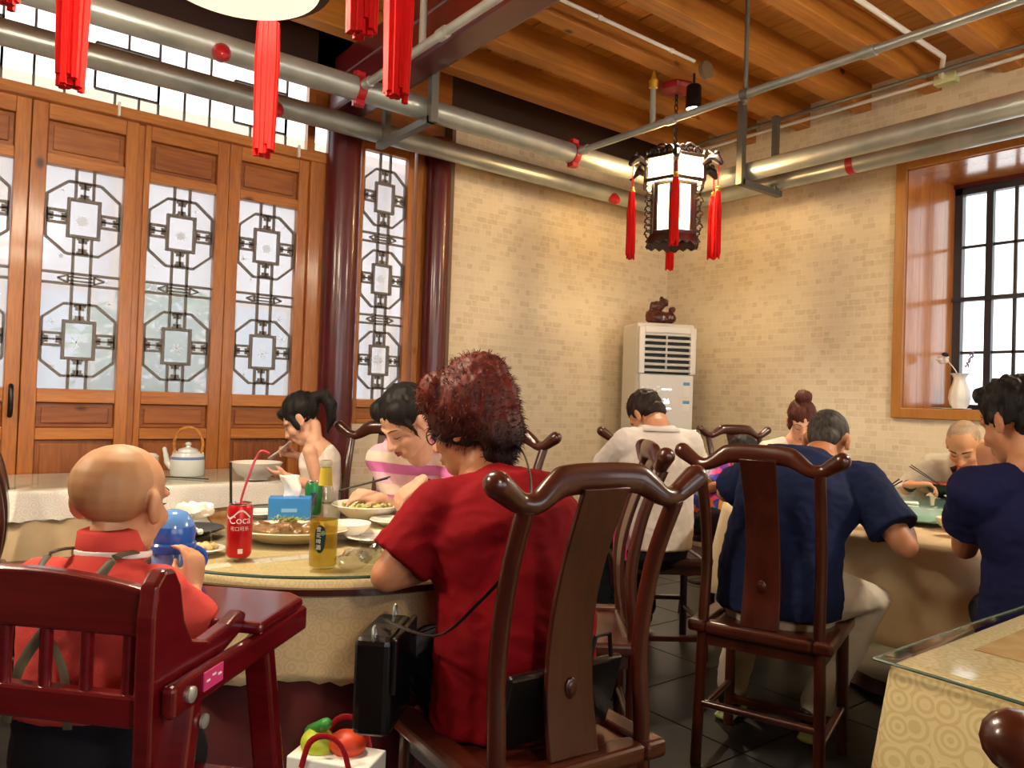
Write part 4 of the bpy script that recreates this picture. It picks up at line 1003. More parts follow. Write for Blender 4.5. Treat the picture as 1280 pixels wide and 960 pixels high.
def person(label, lat, dep, phi, head, *, seat=.48, pz=None, s=1., g=1., hs=1., na=25, yaw=0, pitch=15, roll=0, L=None, Rr=None, legs=None, skin='mid', shirt=None, sleeve=.72, soff=.014, hem=-.02, pants=None, rise=.06, hair=None, hairm='black', fem=0, vox=.0065, seed=1, face=True, ear=1, tank=False, collar=None, shoes=None, shoulder=.172):
    t = thing('person', label, 'person', P(lat, dep), rz(phi))
    Mi = (Matrix.Translation(P(lat, dep)) @ Matrix.Rotation(rz(phi), 4, 'Z')).inverted()
    lo = lambda p: Mi @ V(p); ld = lambda p: Mi.to_3x3() @ V(p)
    hsv = V((hs, hs, hs)) if isinstance(hs, (int, float)) else V(hs)
    hc = lo(head); H = Matrix.Translation(hc) @ Euler((-R(pitch), R(roll), R(yaw)), 'ZXY' if False else 'XYZ').to_matrix().to_4x4()
    H = Matrix.Translation(hc) @ Matrix.Rotation(R(yaw), 4, 'Z') @ Matrix.Rotation(R(roll), 4, 'Y') @ Matrix.Rotation(-R(pitch), 4, 'X') @ Matrix.Diagonal((*hsv, 1))
    p0 = V((0, 0, pz if pz else seat+.1*s)); hb = H @ V((0, -.03, -.06))
    p3 = hc-V((0, sin(R(na)), cos(R(na))))*.155*s
    ctl = p0+V((0, -.03*s, .26*s)); B = lambda q: p0*(1-q)**2+ctl*2*q*(1-q)+p3*q*q
    sp = [p0-V((0, 0, .07*s)), p0, B(.22), B(.45), B(.68), B(.86), p3]
    ra = [(.13, .10), (.165, .125), (.158, .118), (.15, .112), (.168, .118), (.15, .10), (.068, .062)]
    ra = [(a*s*(g if i < 6 else 1), c*s*g) for i, (a, c) in enumerate(ra)]
    sc_ = B(.84); ax = V((1, 0, 0)); sh = {k: sc_+V((sg*shoulder*s*(.5+.5*g), 0, .0)) for k, sg in (('L', -1), ('R', 1))}
    arms = {}
    for k, dct, sg in (('L', L, -1), ('R', Rr, 1)):
        if not dct: continue
        w_ = lo(dct['w']); e = lo(dct['e']) if 'e' in dct else two_bone(sh[k], w_, ld(dct.get('pole', (0, 0, -1))), .285*s, .255*s)
        arms[k] = (sh[k], e, w_, dct, sg)
    lg = []
    for sg in (-1, 1):
        hp = p0+V((sg*.09*s, 0, -.01)); 
        if legs and sg in legs: kn, an = lo(legs[sg][0]), lo(legs[sg][1])
        elif pz: kn, an = V((sg*.075*s, .02, pz*.52)), V((sg*.07*s, 0, .06))
        else: kn, an = V((sg*.12*s, .42*s, seat+.05*s)), V((sg*.11*s, .36*s, .09))
        lg.append((hp, kn, an))
    up = (0, 1, 0)
    b = MB(); b.rtube(sp, [(a*.93, c*.93) for a, c in ra], 20, up=up)
    b.rtube([p3-V((0, 0, .03*s)), p3.lerp(hb, .5), hb], [.064*s*(1-.12*fem), .054*s*(1-.12*fem), .052*s*(1-.1*fem)], 14)
    head_shape(b, H, fem, ear)
    for k, (a, e, w_, dct, sg) in arms.items():
        q = s*(1-.14*fem)*(.6+.4*g)
        b.ell(a, (.055*q, .055*q, .055*q)); b.rtube([a, a.lerp(e, .35), a.lerp(e, .8), e], [.05*q, .049*q, .041*q, .037*q], 12)
        b.rtube([e, e.lerp(w_, .3), e.lerp(w_, .75), w_], [.037*q, .039*q, .029*q, .0245*q], 12)
        if dct.get('hand', True):
            fd = ld(dct['d']) if 'd' in dct else w_-e; pn_ = ld(dct.get('palm', (0, 0, -1)))
            hand(b, w_, fd, pn_, -sg if dct.get('flip') else sg*-1, s*(.95 if fem else 1)*dct.get('hs', 1), dct.get('curl', .4), dct.get('thumb', .5), dct.get('pinch', 0))
    for hp, kn, an in lg:
        b.rtube([hp, hp.lerp(kn, .5), kn], [.078*s*g, .066*s, .052*s], 12); b.rtube([kn, kn.lerp(an, .35), an], [.052*s, .05*s, .036*s], 12)
        b.ell(an+V((0, .05*s, -.035*s)), (.036*s, .11*s, .032*s))
    remesh(b, 'body', SK[skin], t, vox, 3)
    # ---- clothes
    if shirt:
        m = MB(); n_ = len(sp); o = soff
        pr = [(a+o, c+o) for a, c in ra]; pr[-1] = (ra[-1][0]+.014*s, ra[-1][1]+.014*s); pr[0] = (ra[1][0]+o*.9, ra[1][1]+o*.9)
        pts = list(sp); pts[0] = p0+V((0, 0, hem)) if hem > -.05 else p0+V((0, 0, hem)); pts[-1] = p3-V((0, 0, .012*s))
        if hem > 0: hz_ = p0.z+hem; kp = [i for i in range(len(sp)) if sp[i].z > hz_+.01]; pts = [V((0, B(.3).y, hz_))]+[pts[i] for i in kp]; pr = [pr[2]]+[pr[i] for i in kp]
        if tank: pr[-1] = (.05*s, .05*s); pts[-1] = B(.9); pr[-2] = (ra[-2][0]*.72, ra[-2][1]+.006)
        m.tube(pts, pr, 24, up=up)
        if not tank:
            for k, (a, e, w_, dct, sg) in arms.items():
                q = s*(1-.14*fem)*(.6+.4*g); fl = 1.05
                m.ell(a, ((.056*q+o),)*3)
                m.rtube([sc_.lerp(a, .45), a], [(.07*s, .085*s), .056*q+o], 12)
                if sleeve <= 1: E_ = a.lerp(e, sleeve); m.tube([a, a.lerp(E_, .5), E_], [.053*q+o, .054*q+o, .053*q+o+.006], 16)
                else: m.tube([a, a.lerp(e, .6), e, e.lerp(w_, (sleeve-1)*.5), e.lerp(w_, sleeve-1)], [.053*q+o, .05*q+o, .045*q+o, .042*q+o*.8, .03*q+o*.8], 14)
        remesh(m, 'shirt' if not tank else 'tank_top', shirt, t, max(vox, .007), 5, wrinkle(.008*s, 9/s, seed))
        if collar:
            cm, ch = collar; q = p3+V((0, 0, 0)); nd = (hb-p3).normalized(); c_ = MB()
            N = 28
            for i in range(N+1):
                a = R(-250)+R(320)*i/N+R(-200) if False else R(110)+R(320)*i/N
                ro = .070*s; dr = V((cos(a)*ro, sin(a)*ro*.95, 0))
                c_.v += [tuple(p3+dr*1.0+V((0, 0, -.01))), tuple(p3+dr*.93+nd*ch), tuple(p3+dr*1.18+nd*ch*.9), tuple(p3+dr*1.5+V((0, 0, -.012)))]
            c_.f = [(i*4+j, i*4+j+1, i*4+j+5, i*4+j+4) for i in range(N) for j in range(3)]
            c_.build('collar', cm, t, True, ang=0, solid=.004)
    if pants:
        m = MB(); o = .012
        m.rtube([p0+V((0, 0, -.05*s)), p0+V((0, 0, rise*s))], [(ra[1][0]+.006, ra[1][1]+.004)]*2, 20, up=up)
        for hp, kn, an in lg: m.rtube([hp, hp.lerp(kn, .5), kn, kn.lerp(an, .4), an.lerp(kn, .1)], [.084*s*g+o, .074*s+o, .06*s+o, .054*s+o, .048*s+o], 14)
        remesh(m, 'trousers', pants, t, .009, 4, wrinkle(.008, 9, seed+5))
    if shoes:
        for hp, kn, an in lg:
            d_ = V((0, 1, 0)); m = MB()
            m.ell(an+V((0, .06, -.03)), (.042, .125, .04)); m.ell(an+V((0, -.01, .0)), (.042, .055, .05)); so = remesh(m, 'shoe', shoes[0], t, .008, 2)
            u = MB(); u.rtube([an+V((0, -.055, -.072)), an+V((0, .06, -.074)), an+V((0, .175, -.07))], [(.038, .013), (.044, .013), (.036, .012)], 12, up=(0, 0, 1)); u.build('sole', shoes[1], so)
    # ---- hair
    if hair:
        h = MB(); strands = None
        if hair == 'short': h.ell((0, -.024, .044), (.082, .098, .087), M=H); h.ell((0, -.062, -.02), (.06, .046, .055), M=H); [h.ell((s_*.066, -.02, .02), (.016, .045, .04), M=H) for s_ in (-1, 1)]; amp = .005
        elif hair == 'curly': h.ell((0, -.02, .05), (.087, .1, .089), M=H); h.ell((0, -.062, -.015), (.064, .046, .055), M=H); h.ell((0, .05, .1), (.06, .035, .035), M=H); [h.ell((s_*.068, -.02, .02), (.018, .045, .04), M=H) for s_ in (-1, 1)]; amp = .012
        elif hair == 'buzz': h.ell((0, -.016, .037), (.0755, .0925, .0835), M=H); h.ell((0, -.055, -.02), (.058, .045, .05), M=H); amp = .0008
        elif hair == 'fuzz': h.ell((0, -.022, .034), (.0752, .0885, .0832), M=H); amp = .0006
        elif hair == 'poof':
            for c_, r_ in (((0, -.03, .05), (.115, .12, .115)), ((0, -.05, .105), (.085, .09, .07)), ((-.05, .03, .09), (.065, .06, .06)), ((.06, -.02, .08), (.065, .08, .07)), ((0, -.085, -.02), (.085, .055, .085)), ((-.075, .01, .02), (.03, .05, .055)), ((.085, -.03, .0), (.035, .06, .07)), ((0, -.07, -.085), (.06, .04, .045))): h.ell(c_, r_, M=H)
            amp = .007
        elif hair == 'tied': h.ell((0, -.024, .044), (.083, .1, .089), M=H); h.ell((0, -.075, -.0), (.06, .05, .06), M=H); [h.ell((s_*.048, .03, .072), (.036, .05, .042), (0, 0, s_*.3), M=H) for s_ in (-1, 1)]; [h.rtube([H @ V(p) for p in ((s_*.06, .045, .05), (s_*.074, .035, .01), (s_*.077, .03, -.05))], [.016*hsv.x, .009*hsv.x, .003*hsv.x], 8) for s_ in (-1, 1)]; h.rtube([H @ V(p) for p in ((0, -.11, .0), (.0, -.14, -.05), (0, -.13, -.14))], [.03*hsv.x, .03*hsv.x, .008*hsv.x], 8); amp = .004
        elif hair == 'pony': h.ell((0, -.022, .045), (.083, .1, .088), M=H); h.ell((0, .058, .07), (.055, .03, .03), M=H); [h.ell((s_*.066, .02, .0), (.014, .02, .05), M=H) for s_ in (-1, 1)]; h.rtube([H @ V(p) for p in ((0, -.07, .07), (0, -.11, .05))], [.025*hsv.x, .03*hsv.x], 10); pa_ = H @ V((0, -.11, .055)); h.rtube([pa_+V((0, dy_, dz_))*hsv.x for dy_, dz_ in ((0, 0), (-.05, .012), (-.085, -.03), (-.09, -.10), (-.075, -.17))], [.03*hsv.x, .035*hsv.x, .034*hsv.x, .024*hsv.x, .006*hsv.x], 10); amp = .005
        elif hair == 'bun': h.ell((0, -.022, .045), (.084, .101, .09), M=H); h.ell((0, -.07, -.01), (.058, .045, .05), M=H); h.ell((0, -.035, .15), (.05, .05, .042), M=H); [h.ell((s_*.067, .015, .0), (.016, .022, .05), M=H) for s_ in (-1, 1)]; amp = .006
        ho = remesh(h, 'hair', HM.get(hairm, hairm), t, max(.005, vox*.8), 2, hairdisp(amp*min(hsv), seed))
        if hair in ('poof', 'curly', 'pony', 'tied', 'bun', 'short'):
            rr = random.Random(seed); me = ho.data; f = MB(); n_ = {'poof': 3800, 'curly': 400}.get(hair, 160); Lh = {'poof': .019, 'curly': .014}.get(hair, .016); vs = me.vertices
            for _ in range(n_):
                v = vs[rr.randrange(len(vs))]; c0 = v.co; nn = v.normal
                d_ = (nn*.35+V((rr.uniform(-1, 1), rr.uniform(-1, 1), rr.uniform(-1, .4)))*.6).normalized()
                sd = d_.cross(nn+V((.01, .02, 0))).normalized()*.0011; q1 = c0-nn*.004; q2 = c0+d_*Lh*.5; q3 = c0+(d_+V((0, 0, -.35))).normalized()*Lh*rr.uniform(.6, 1.1)
                k = len(f.v); f.v += [tuple(q1-sd), tuple(q1+sd), tuple(q2+sd*.8), tuple(q2-sd*.8), tuple(q3)]; f.f += [(k, k+1, k+2, k+3), (k+3, k+2, k+4)]
            fo = f.build('loose_hair', HM.get(hairm, hairm), ho); fo['kind'] = 'stuff'
    if face: face_parts(t, H, True, .002 if fem else .003)
    t['_h'] = 0; del t['_h']
    return t, H, sp, ra, lo, arms
U = V((0, 0, 1))
def cd(lat, dep, z): return RT*lat+FW*dep+U*z     # direction in view terms
# --- woman in red
red = fabric('red_jersey', '#860815', '#740610')
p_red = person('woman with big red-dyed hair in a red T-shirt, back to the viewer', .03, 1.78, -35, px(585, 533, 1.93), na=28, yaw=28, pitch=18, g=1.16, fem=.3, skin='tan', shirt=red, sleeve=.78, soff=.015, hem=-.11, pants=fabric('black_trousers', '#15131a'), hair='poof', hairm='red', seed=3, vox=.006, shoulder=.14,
    L=dict(e=P(-.262, 1.70, .80), w=P(-.12, 1.93, .80), d=cd(.3, 1, .1), palm=(0, 0, -1)), Rr=dict(e=P(.2, 2.06, .80), w=P(-.04, 2.15, .83), d=cd(-1, .3, 0)))
# --- woman in pink
st = NT('pink_striped_jersey'); tc_ = st.new('TexCoord'); s3 = st.new('SeparateXYZ'); st.link(tc_.outputs['Object'], s3.inputs[0])
mm = st.new('Math', operation='MULTIPLY'); mm.inputs[1].default_value = 8.2; st.link(s3.outputs[2], mm.inputs[0]); fr_ = st.new('Math', operation='FRACT'); st.link(mm.outputs[0], fr_.inputs[0])
rp = st.ramp(fr_.outputs[0], [(.0, srgb('#e2b6c8')), (.34, srgb('#cc6fae')), (.67, srgb('#e6d2c4'))]); st.n[-1].color_ramp.interpolation = 'CONSTANT'; st.base(rp); st.set(Roughness=.85)
p_pink = person('young woman in a pink striped top bending over her food with chopsticks', -.42, 3.2, -158, px(507, 527, 2.84), na=46, yaw=-22, pitch=40, s=.95, fem=1, skin='fair', shirt=st.m, sleeve=.8, hem=-.08, pants=fabric('grey_trousers', '#3a3a40'), hair='tied', seed=5, vox=.005, hs=1.06,
    Rr=dict(e=px(515, 648, 2.98), w=px(474, 622, 2.70), d=cd(-.9, -.3, .15), palm=cd(.1, .5, -1), curl=.6, pinch=.5), L=dict(e=px(585, 645, 2.80), w=px(524, 602, 2.62), d=cd(-.75, -.2, -.62), palm=cd(-.4, .1, -.9), curl=.45))
# --- girl at the side table
p_girl = person('little girl in a white sleeveless top eating from a bowl by the doors', -.86, 3.50, -86, px(377, 524, 3.46), na=34, yaw=4, pitch=36, pz=.66, s=.72, g=.92, hs=.92, fem=1, skin='fair', shirt=fabric('white_cotton', '#e6ddd6'), tank=True, soff=.012, hem=-.25, pants=fabric('pink_shorts', '#c98aa0'), hair='pony', seed=6, vox=.005, shoulder=.15,
    L=dict(e=px(399, 612, 3.36), w=px(358, 594, 3.42), d=cd(-1, .1, .05), palm=cd(-.2, .6, .7), curl=.3), Rr=dict(e=px(392, 578, 3.62), w=px(369, 568, 3.62), d=cd(-1, 0, .25), palm=cd(0, -1, -.2), curl=.75))
# --- man in white
wht = fabric('white_shirt_cloth', '#d6d0cb', '#cbc4c0')
p_white = person('man in a white polo shirt with his head bowed, in front of the air conditioner', .70, 3.66, -12, px(808, 520, 3.80), na=70, yaw=26, pitch=50, shoulder=.15, g=1.02, skin='mid', shirt=wht, sleeve=.85, soff=.022, hem=-.06, pants=fabric('dark_denim', '#22252e'), hair='short', hairm='brown', seed=8, collar=(wht, .035), face=False, shoes=(M['black'], M['paper']),
    L=dict(e=P(.47, 3.80, .86), w=P(.56, 4.0, .80)), Rr=dict(e=P(.93, 3.84, .86), w=P(.86, 4.05, .80)))
# --- child in a colourful shirt
cm_ = NT('rainbow_print'); vo_ = cm_.new('TexVoronoi'); vo_.inputs['Scale'].default_value = 22; cm_.link(cm_.coords(), vo_.inputs['Vector'])
sx_ = cm_.new('SeparateColor'); cm_.link(vo_.outputs['Color'], sx_.inputs[0])
cm_.base(cm_.ramp(sx_.outputs[0], [(.0, srgb('#2a2f9a')), (.2, srgb('#d83a7a')), (.4, srgb('#e8a030')), (.58, srgb('#3fb8c8')), (.75, srgb('#6a2f9a')), (.9, srgb('#e05a30'))])); cm_.n[-1].color_ramp.interpolation = 'CONSTANT'
person('child with black hair in a rainbow-coloured shirt behind the navy man', 1.17, 4.42, 150, px(930, 571, 4.38), na=20, yaw=20, pitch=25, s=.78, seat=.49, skin='mid', shirt=cm_.m, sleeve=.9, soff=.012, hair='short', seed=10, vox=.007, hs=.94, pants=fabric('child_trousers', '#33343c'),
    Rr=dict(e=P(1.12, 4.28, .74), w=P(1.25, 4.12, .80)), L=dict(e=P(1.36, 4.45, .76), w=P(1.40, 4.2, .80)))
# --- woman with bun
cr_ = fabric('cream_blouse', '#d9cabd')
person('woman with auburn hair in a bun and a cream blouse, near the window wall', 1.76, 4.74, 176, px(1002, 527, 4.58), na=36, yaw=-16, pitch=30, s=.94, fem=1, skin='fair', shirt=cr_, sleeve=.8, hair='bun', hairm='auburn', seed=12, vox=.0065, pants=fabric('grey_skirt', '#54505a'),
    Rr=dict(e=P(1.50, 4.55, .83), w=P(1.66, 4.32, .80)), L=dict(e=P(2.02, 4.55, .83), w=P(1.9, 4.3, .80)))
# --- man in navy polo
nav = fabric('navy_polo_cloth', '#1a2547', '#161f3c')
p_navy = person('grey-haired man in a navy polo and pale trousers, back to the viewer', .95, 2.67, 34, px(1034, 552, 2.92), na=60, yaw=-4, pitch=38, g=1.16, skin='tan', shirt=nav, sleeve=.74, soff=.02, hem=-.08, hair='buzz', hairm='grey', seed=14, collar=(nav, .03), face=False, shoes=(M['black'], mat('lime_sole', '#9aa86a', .6)),
    pants=fabric('pale_trousers', '#c9c1b4', '#bcb3a6'), legs={1: (P(1.29, 2.72, .54), P(1.13, 2.80, .09)), -1: (P(1.0, 3.05, .54), P(.88, 2.98, .09))}, L=dict(e=P(.86, 3.02, .86), w=P(1.1, 3.12, .82)), Rr=dict(e=px(1132, 684, 2.50), w=px(1122, 636, 2.86), d=cd(-.1, 1, .25), palm=cd(-.8, 0, -.4), curl=.6, pinch=.45))
# --- bald man
jk = fabric('khaki_jacket', '#b5ab9a', '#a99f8d')
p_bald = person('balding man in a pale jacket facing the viewer, head down with chopsticks', 2.56, 4.18, -142, px(1205, 556, 3.84), na=48, yaw=-6, pitch=42, skin='tan', shirt=jk, sleeve=1.8, soff=.022, hair='buzz', hairm=mat('cropped_grey_hair', '#7d6b5a', .6, c2='#a5825e', nscale=30), seed=16, pants=fabric('brown_trousers', '#4a4038'),
    Rr=dict(e=px(1108, 640, 4.0), w=px(1138, 606, 3.78), d=cd(.9, -.3, .1), palm=cd(.3, -.2, -.9), curl=.6, pinch=.5), L=dict(e=P(2.78, 3.95, .85), w=P(2.5, 3.66, .82)))
# --- man in dark blue on the right
db = fabric('indigo_tshirt', '#1b1f48', '#171a3c')
p_right = person('dark-haired man in an indigo T-shirt at the right edge of the picture', 1.60, 2.26, 2, px(1268, 528, 2.30), na=30, yaw=20, pitch=22, g=1.08, skin='tan', shirt=db, sleeve=.6, soff=.014, hair='curly', seed=18, hem=-.08, face=False, pants=fabric('navy_trousers', '#1e2230'), legs={-1: (P(1.68, 2.66, .53), P(1.68, 2.62, .09)), 1: (P(1.88, 2.62, .53), P(1.88, 2.58, .09))},
    L=dict(e=px(1206, 684, 2.40), w=px(1236, 590, 2.52), d=cd(.05, .25, 1), palm=cd(.9, .4, .1), curl=.55), Rr=dict(e=P(1.86, 2.46, .83), w=P(1.7, 2.74, .82)))
# --- baby
coral = fabric('coral_polo', '#d4524a', '#c8443e')
p_baby = person('baby in a coral polo shirt sitting in the high chair, back to the viewer', HR.x-.185, HR.y+.17, 10, px(152, 626, 1.27), seat=.557, na=12, yaw=-2, pitch=6, s=.52, g=1.22, hs=(.90, .82, .79), skin='baby', shirt=coral, sleeve=.95, soff=.014, hem=.085, rise=.2, hair='fuzz', hairm=mat('baby_down', '#a8784e', .55, c2='#b98a62', nscale=12), seed=20, vox=.0045, collar=(coral, .04), pants=fabric('dark_romper', '#1c1c22'), ear=1.15, shoulder=.165,
    legs={-1: (P(HR.x-.27, HR.y+.33, .57), P(HR.x-.27, HR.y+.36, .42)), 1: (P(HR.x-.10, HR.y+.33, .57), P(HR.x-.10, HR.y+.36, .42))},
    Rr=dict(e=px(243, 782, 1.30), w=px(241, 735, 1.38), d=cd(-.1, .25, 1), palm=cd(-.9, .4, .1), curl=.55, hs=1.25), L=dict(e=P(-.83, 1.36, .84), w=P(-.70, 1.50, .86), d=cd(.6, .5, .4), palm=cd(.7, 0, -.2), curl=.5, hs=1.2))
# ================================================================ things on the near table
ZT1 = .767
porc = mat('white_porcelain', '#e9e4da', .18, coat=.3); porc_blue = mat('pale_celadon_porcelain', '#cfd6d6', .2, coat=.3)
def at1(x, y, z=ZT1): return onZ(x, y, z)
def plate_prof(r, h, t=.005): return [(0, 0), (r*.55, 0), (r*.58, .003), (r*.8, h*.6), (r, h), (r-.003, h+t*.6), (r*.78, h*.6+t), (r*.55, .003+t), (0, .003+t)]
def bowl_prof(r, h, t=.004): return [(0, 0), (r*.45, 0), (r*.47, .008), (r*.75, h*.35), (r*.93, h*.75), (r, h), (r-t, h), (r*.9-t, h*.75), (r*.7-t, h*.38), (r*.4, .014), (0, .014)]
def dish(kind, label, p, r, h, m=porc, group=None, cat=None):
    o = MB().lathe((plate_prof if kind == 'plate' else bowl_prof)(r, h), 40).build(kind, m); o.location = p; tag(o, label, cat or kind, group); return o
# cola can with straws
p = at1(298, 697); can = thing('drink_can', 'red and white cola can with straws on the near table', 'can', p)
redcan = mat('red_can', '#c4121c', .3, .3); tin = mat('tin', '#c9c9c9', .25, 1)
MB().lathe([(.027, .004), (.0315, .012), (.0315, .128), (.027, .138)], 32).build('body', redcan, can)
MB().lathe([(0, .0), (.022, .0), (.025, .004), (.0245, .006), (0, .006)], 32).build('base', tin, can); MB().lathe([(.027, .137), (.0282, .139), (.0282, .142), (.0265, .142), (.0255, .137), (0, .137)], 32).build('lid', tin, can)
def wrap(o, R_, ang0):
    """bend a flat decal in local XZ round a cylinder of radius R_, centred on angle ang0"""
    for v in o.data.vertices: a = ang0+v.co.x/R_; q = R_+.0005+(-v.co.y)*.0; v.co = V((q*cos(a), q*sin(a), v.co.z))
    o.data.update()
camang = lambda p: math.atan2(-p.y, -p.x)
wp = mat('white_print', '#f4ede8', .4)
def decal_text(body, name, R_, size, z, ang, m, parent, vertical=False, shear=0, sub=14):
    Mx = Matrix.Translation((0, 0, z)) @ (Matrix.Rotation(-pi/2, 4, 'Y') if vertical else I4) @ Matrix.Rotation(pi/2, 4, 'X')
    o = text(body, name, m, size, Mx, parent, 0)
    wrap(o, R_, ang); return o
ang = camang(p)
decal_text('Coca', 'lettering', .0316, .027, .1, ang+.0, wp, can); decal_text('可口可乐', 'lettering', .0316, .012, .078, ang+.0, wp, can)
w_ = MB(); N = 24
for i in range(N):
    a0 = ang-1.3+2.2*i/N; a1 = ang-1.3+2.2*(i+1)/N; f = lambda q: .115+.010*sin(q*3.2+1)
    w_.add([(.0318*cos(a0), .0318*sin(a0), f(a0)-.003), (.0318*cos(a1), .0318*sin(a1), f(a1)-.003), (.0318*cos(a1), .0318*sin(a1), f(a1)+.002), (.0318*cos(a0), .0318*sin(a0), f(a0)+.002)], [(0, 1, 2, 3)])
w_.build('ribbon_stripe', wp, can)
MB().box((0, 0, 0), (.012, .0006, .012), Matrix.Rotation(ang-pi/2+.1, 4, 'Z') @ TR((0, .0322, .022))).build('label_mark', wp, can, False)
a = px(300, 632, 1.97); q = [a+V((0, 0, -.1)), a, px(313, 590, 1.98), px(320, 573, 1.99), px(327, 564, 1.99), px(337, 567, 1.99)]
o = MB().tube(cat_spline([tuple(v) for v in q], 5), .0032, 8).build('straw', mat('pink_straw', '#c9415a', .35)); tag(o, 'bent pink drinking straw in the cola can', 'straw')
a = px(291, 632, 1.97)
o = MB().tube([a+V((0, 0, -.1)), px(288.5, 578, 1.99)], .0035, 8).build('straw', M['black']); tag(o, 'straight black straw in the cola can', 'straw')
# beer bottle
p = at1(403, 709); t = thing('beer_bottle', 'clear glass beer bottle with yellow neck label on the near table', 'bottle', p)
pr = [(0, 0), (.031, 0), (.034, .005), (.034, .135), (.031, .16), (.02, .19), (.0145, .215), (.0125, .25), (.0145, .252), (.0145, .262), (.012, .265), (0, .265)]
MB().lathe(pr, 32).build('glass', clearglass('bottle_glass', (.93, .97, .9), .86, .03, 1.5), t)
beer = NT('beer'); out = beer.n['Material Output']; tr_ = beer.new('BsdfTransparent'); tr_.inputs[0].default_value = (.95, .84, .42, 1); df = beer.new('BsdfTranslucent'); df.inputs[0].default_value = srgb('#e0c060'); mx = beer.new('MixShader'); mx.inputs[0].default_value = .35; beer.link(tr_.outputs[0], mx.inputs[1]); beer.link(df.outputs[0], mx.inputs[2]); beer.link(mx.outputs[0], out.inputs[0])
MB().lathe([(0, .006), (.0315, .006), (.0325, .01), (.0325, .118), (0, .118)], 28).build('beer', beer.m, t)
MB().lathe([(.0168, .205), (.0153, .215), (.0135, .247), (.0138, .247), (.0158, .215), (.0173, .203)], 24).build('neck_label', mat('yellow_label', '#d8c43a', .45), t)
ang = camang(p)-.25
lab = MB(); pts = []
for k in range(28):
    a = 2*pi*k/28; rx_ = .013+.004*max(0, sin(a)); pts.append((rx_*cos(a), .034*sin(a)))
lab.add([(x, 0, .075+z) for x, z in pts]+[(0, 0, .075)], [(k, (k+1) % 28, 28) for k in range(28)]); lo_ = lab.build('oval_label', mat('dark_green_label', '#12301c', .4), t, False); wrap(lo_, .0343, ang)
for i, chz in enumerate('雪花啤酒'): decal_text(chz, 'lettering', .0347, .013, .098-i*.0145, ang-.1, wp, t)
MB().lathe([(0, 0), (.006, 0), (.006, .0005), (0, .0005)], 10, Matrix.Rotation(ang+.2-pi/2, 4, 'Z') @ TR((0, .0347, .09), (-pi/2, 0, 0))).build('label_mark', mat('pale_green', '#7fa86a', .5), t, False)
# fish platter
p = at1(362, 675); t = thing('serving_plate', 'oval cream platter of braised fish in brown sauce', 'plate', p, R(-35))
o = MB().lathe(plate_prof(.17, .035), 48).build('dish', mat('cream_porcelain', '#e2d3b8', .2, coat=.3), t); o.scale = (1, .72, 1)
fm_ = mat('braised_fish', '#5a3a1a', .35, coat=.3, c2='#8a6a3a', nscale=30)
b = MB()
for k in range(16): b.ell((rnd.uniform(-.1, .1), rnd.uniform(-.05, .05), .03+rnd.random()*.018), (rnd.uniform(.02, .04), .018, .012), (0, 0, rnd.random()*3), 10, 6)
b.ell((0, 0, .03), (.12, .065, .016)); remesh(b, 'fish', fm_, t, .005, 1, lambda c, n: .004*noise.noise(c*80))
b = MB()
for k in range(40): x, y = rnd.gauss(0, .03), rnd.gauss(0, .015); a = rnd.random()*6; b.bar((x, y, .058), (x+.014*cos(a), y+.014*sin(a), .060+rnd.random()*.008), .003, .0015)
gg = b.build('scallion_garnish', mat('scallion', '#6d8a3a', .6, c2='#9aa85a', nscale=40), t, False)
# vegetables and other dishes
p = at1(459, 646); t = thing('serving_bowl', 'wide white bowl of chopped green vegetables', 'bowl', p)
MB().lathe(plate_prof(.125, .045), 44).build('dish', porc, t); b = MB()
for k in range(60): r_, a = .085*math.sqrt(rnd.random()), rnd.random()*6.3; b.box((0, 0, 0), (.018, .012, .008), TR((r_*cos(a), r_*sin(a), .035+rnd.random()*.016), (rnd.random(), rnd.random(), rnd.random()*3)))
b.build('vegetables', mat('pale_vegetables', '#b9b65a', .5, c2='#d8d6a0', nscale=40), t, False)
dish('bowl', 'white bowl right behind the beer bottle', at1(434, 672), .07, .045)
dish('plate', 'white plate behind the small tumbler', at1(467, 676), .085, .016)
dish('plate', 'white plate near the watch hand of the pink-clad woman', at1(490, 655), .075, .016)
dish('plate', 'small white plate behind the cola can', at1(326, 644), .07, .012)
for x, y, lab_ in ((461, 696, 'small clear tumbler at the elbow of the woman in red'), (275, 690, 'clear tumbler left of the cola can')):
    o = MB().lathe([(0, 0), (.022, 0), (.027, .06), (.0258, .06), (.021, .006), (0, .006)], 24).build('tumbler', M['drinkglass']); o.location = at1(x, y); tag(o, lab_, 'glass')
def crumple(name, label, p, r, m, seed, sq=.5, cat='tissue'):
    o_ = V((seed, seed*2, 0)); b = MB(); b.ell((0, 0, r*sq*.9), (r, r*.8, r*sq), nu=22, nv=14)
    b.v = [tuple(V(v)*(1+.45*(noise.noise(V(v)*3.2/r*.5+o_))+.25*noise.noise(V(v)*7/r*.5+o_))) for v in b.v]
    b.v = [(x, y, max(z, 0)) for x, y, z in b.v]
    o = b.build(name, m, None, True, ang=25); o.location = p; tag(o, label, cat); return o
tis = mat('tissue_paper', '#ece8e2', .8); film = clearglass('plastic_film', (.95, .95, .93), .82, .12)
crumple('plastic_wrapper', 'crumpled clear plastic wrapper beside the beer bottle', at1(441, 711), .045, film, 3, .5, 'wrapper')
crumple('plastic_wrapper', 'crumpled white plastic wrapper in front of the small tumbler', at1(466, 704), .035, film, 8, .6, 'wrapper')
t = thing('tissue_box', 'blue tissue box with a tissue pulled up', 'tissue box', at1(362, 651), rz(-12))
MB().box((0, 0, .04), (.135, .075, .08)).build('carton', mat('blue_carton', '#2f7fc9', .45), t, False, .002)
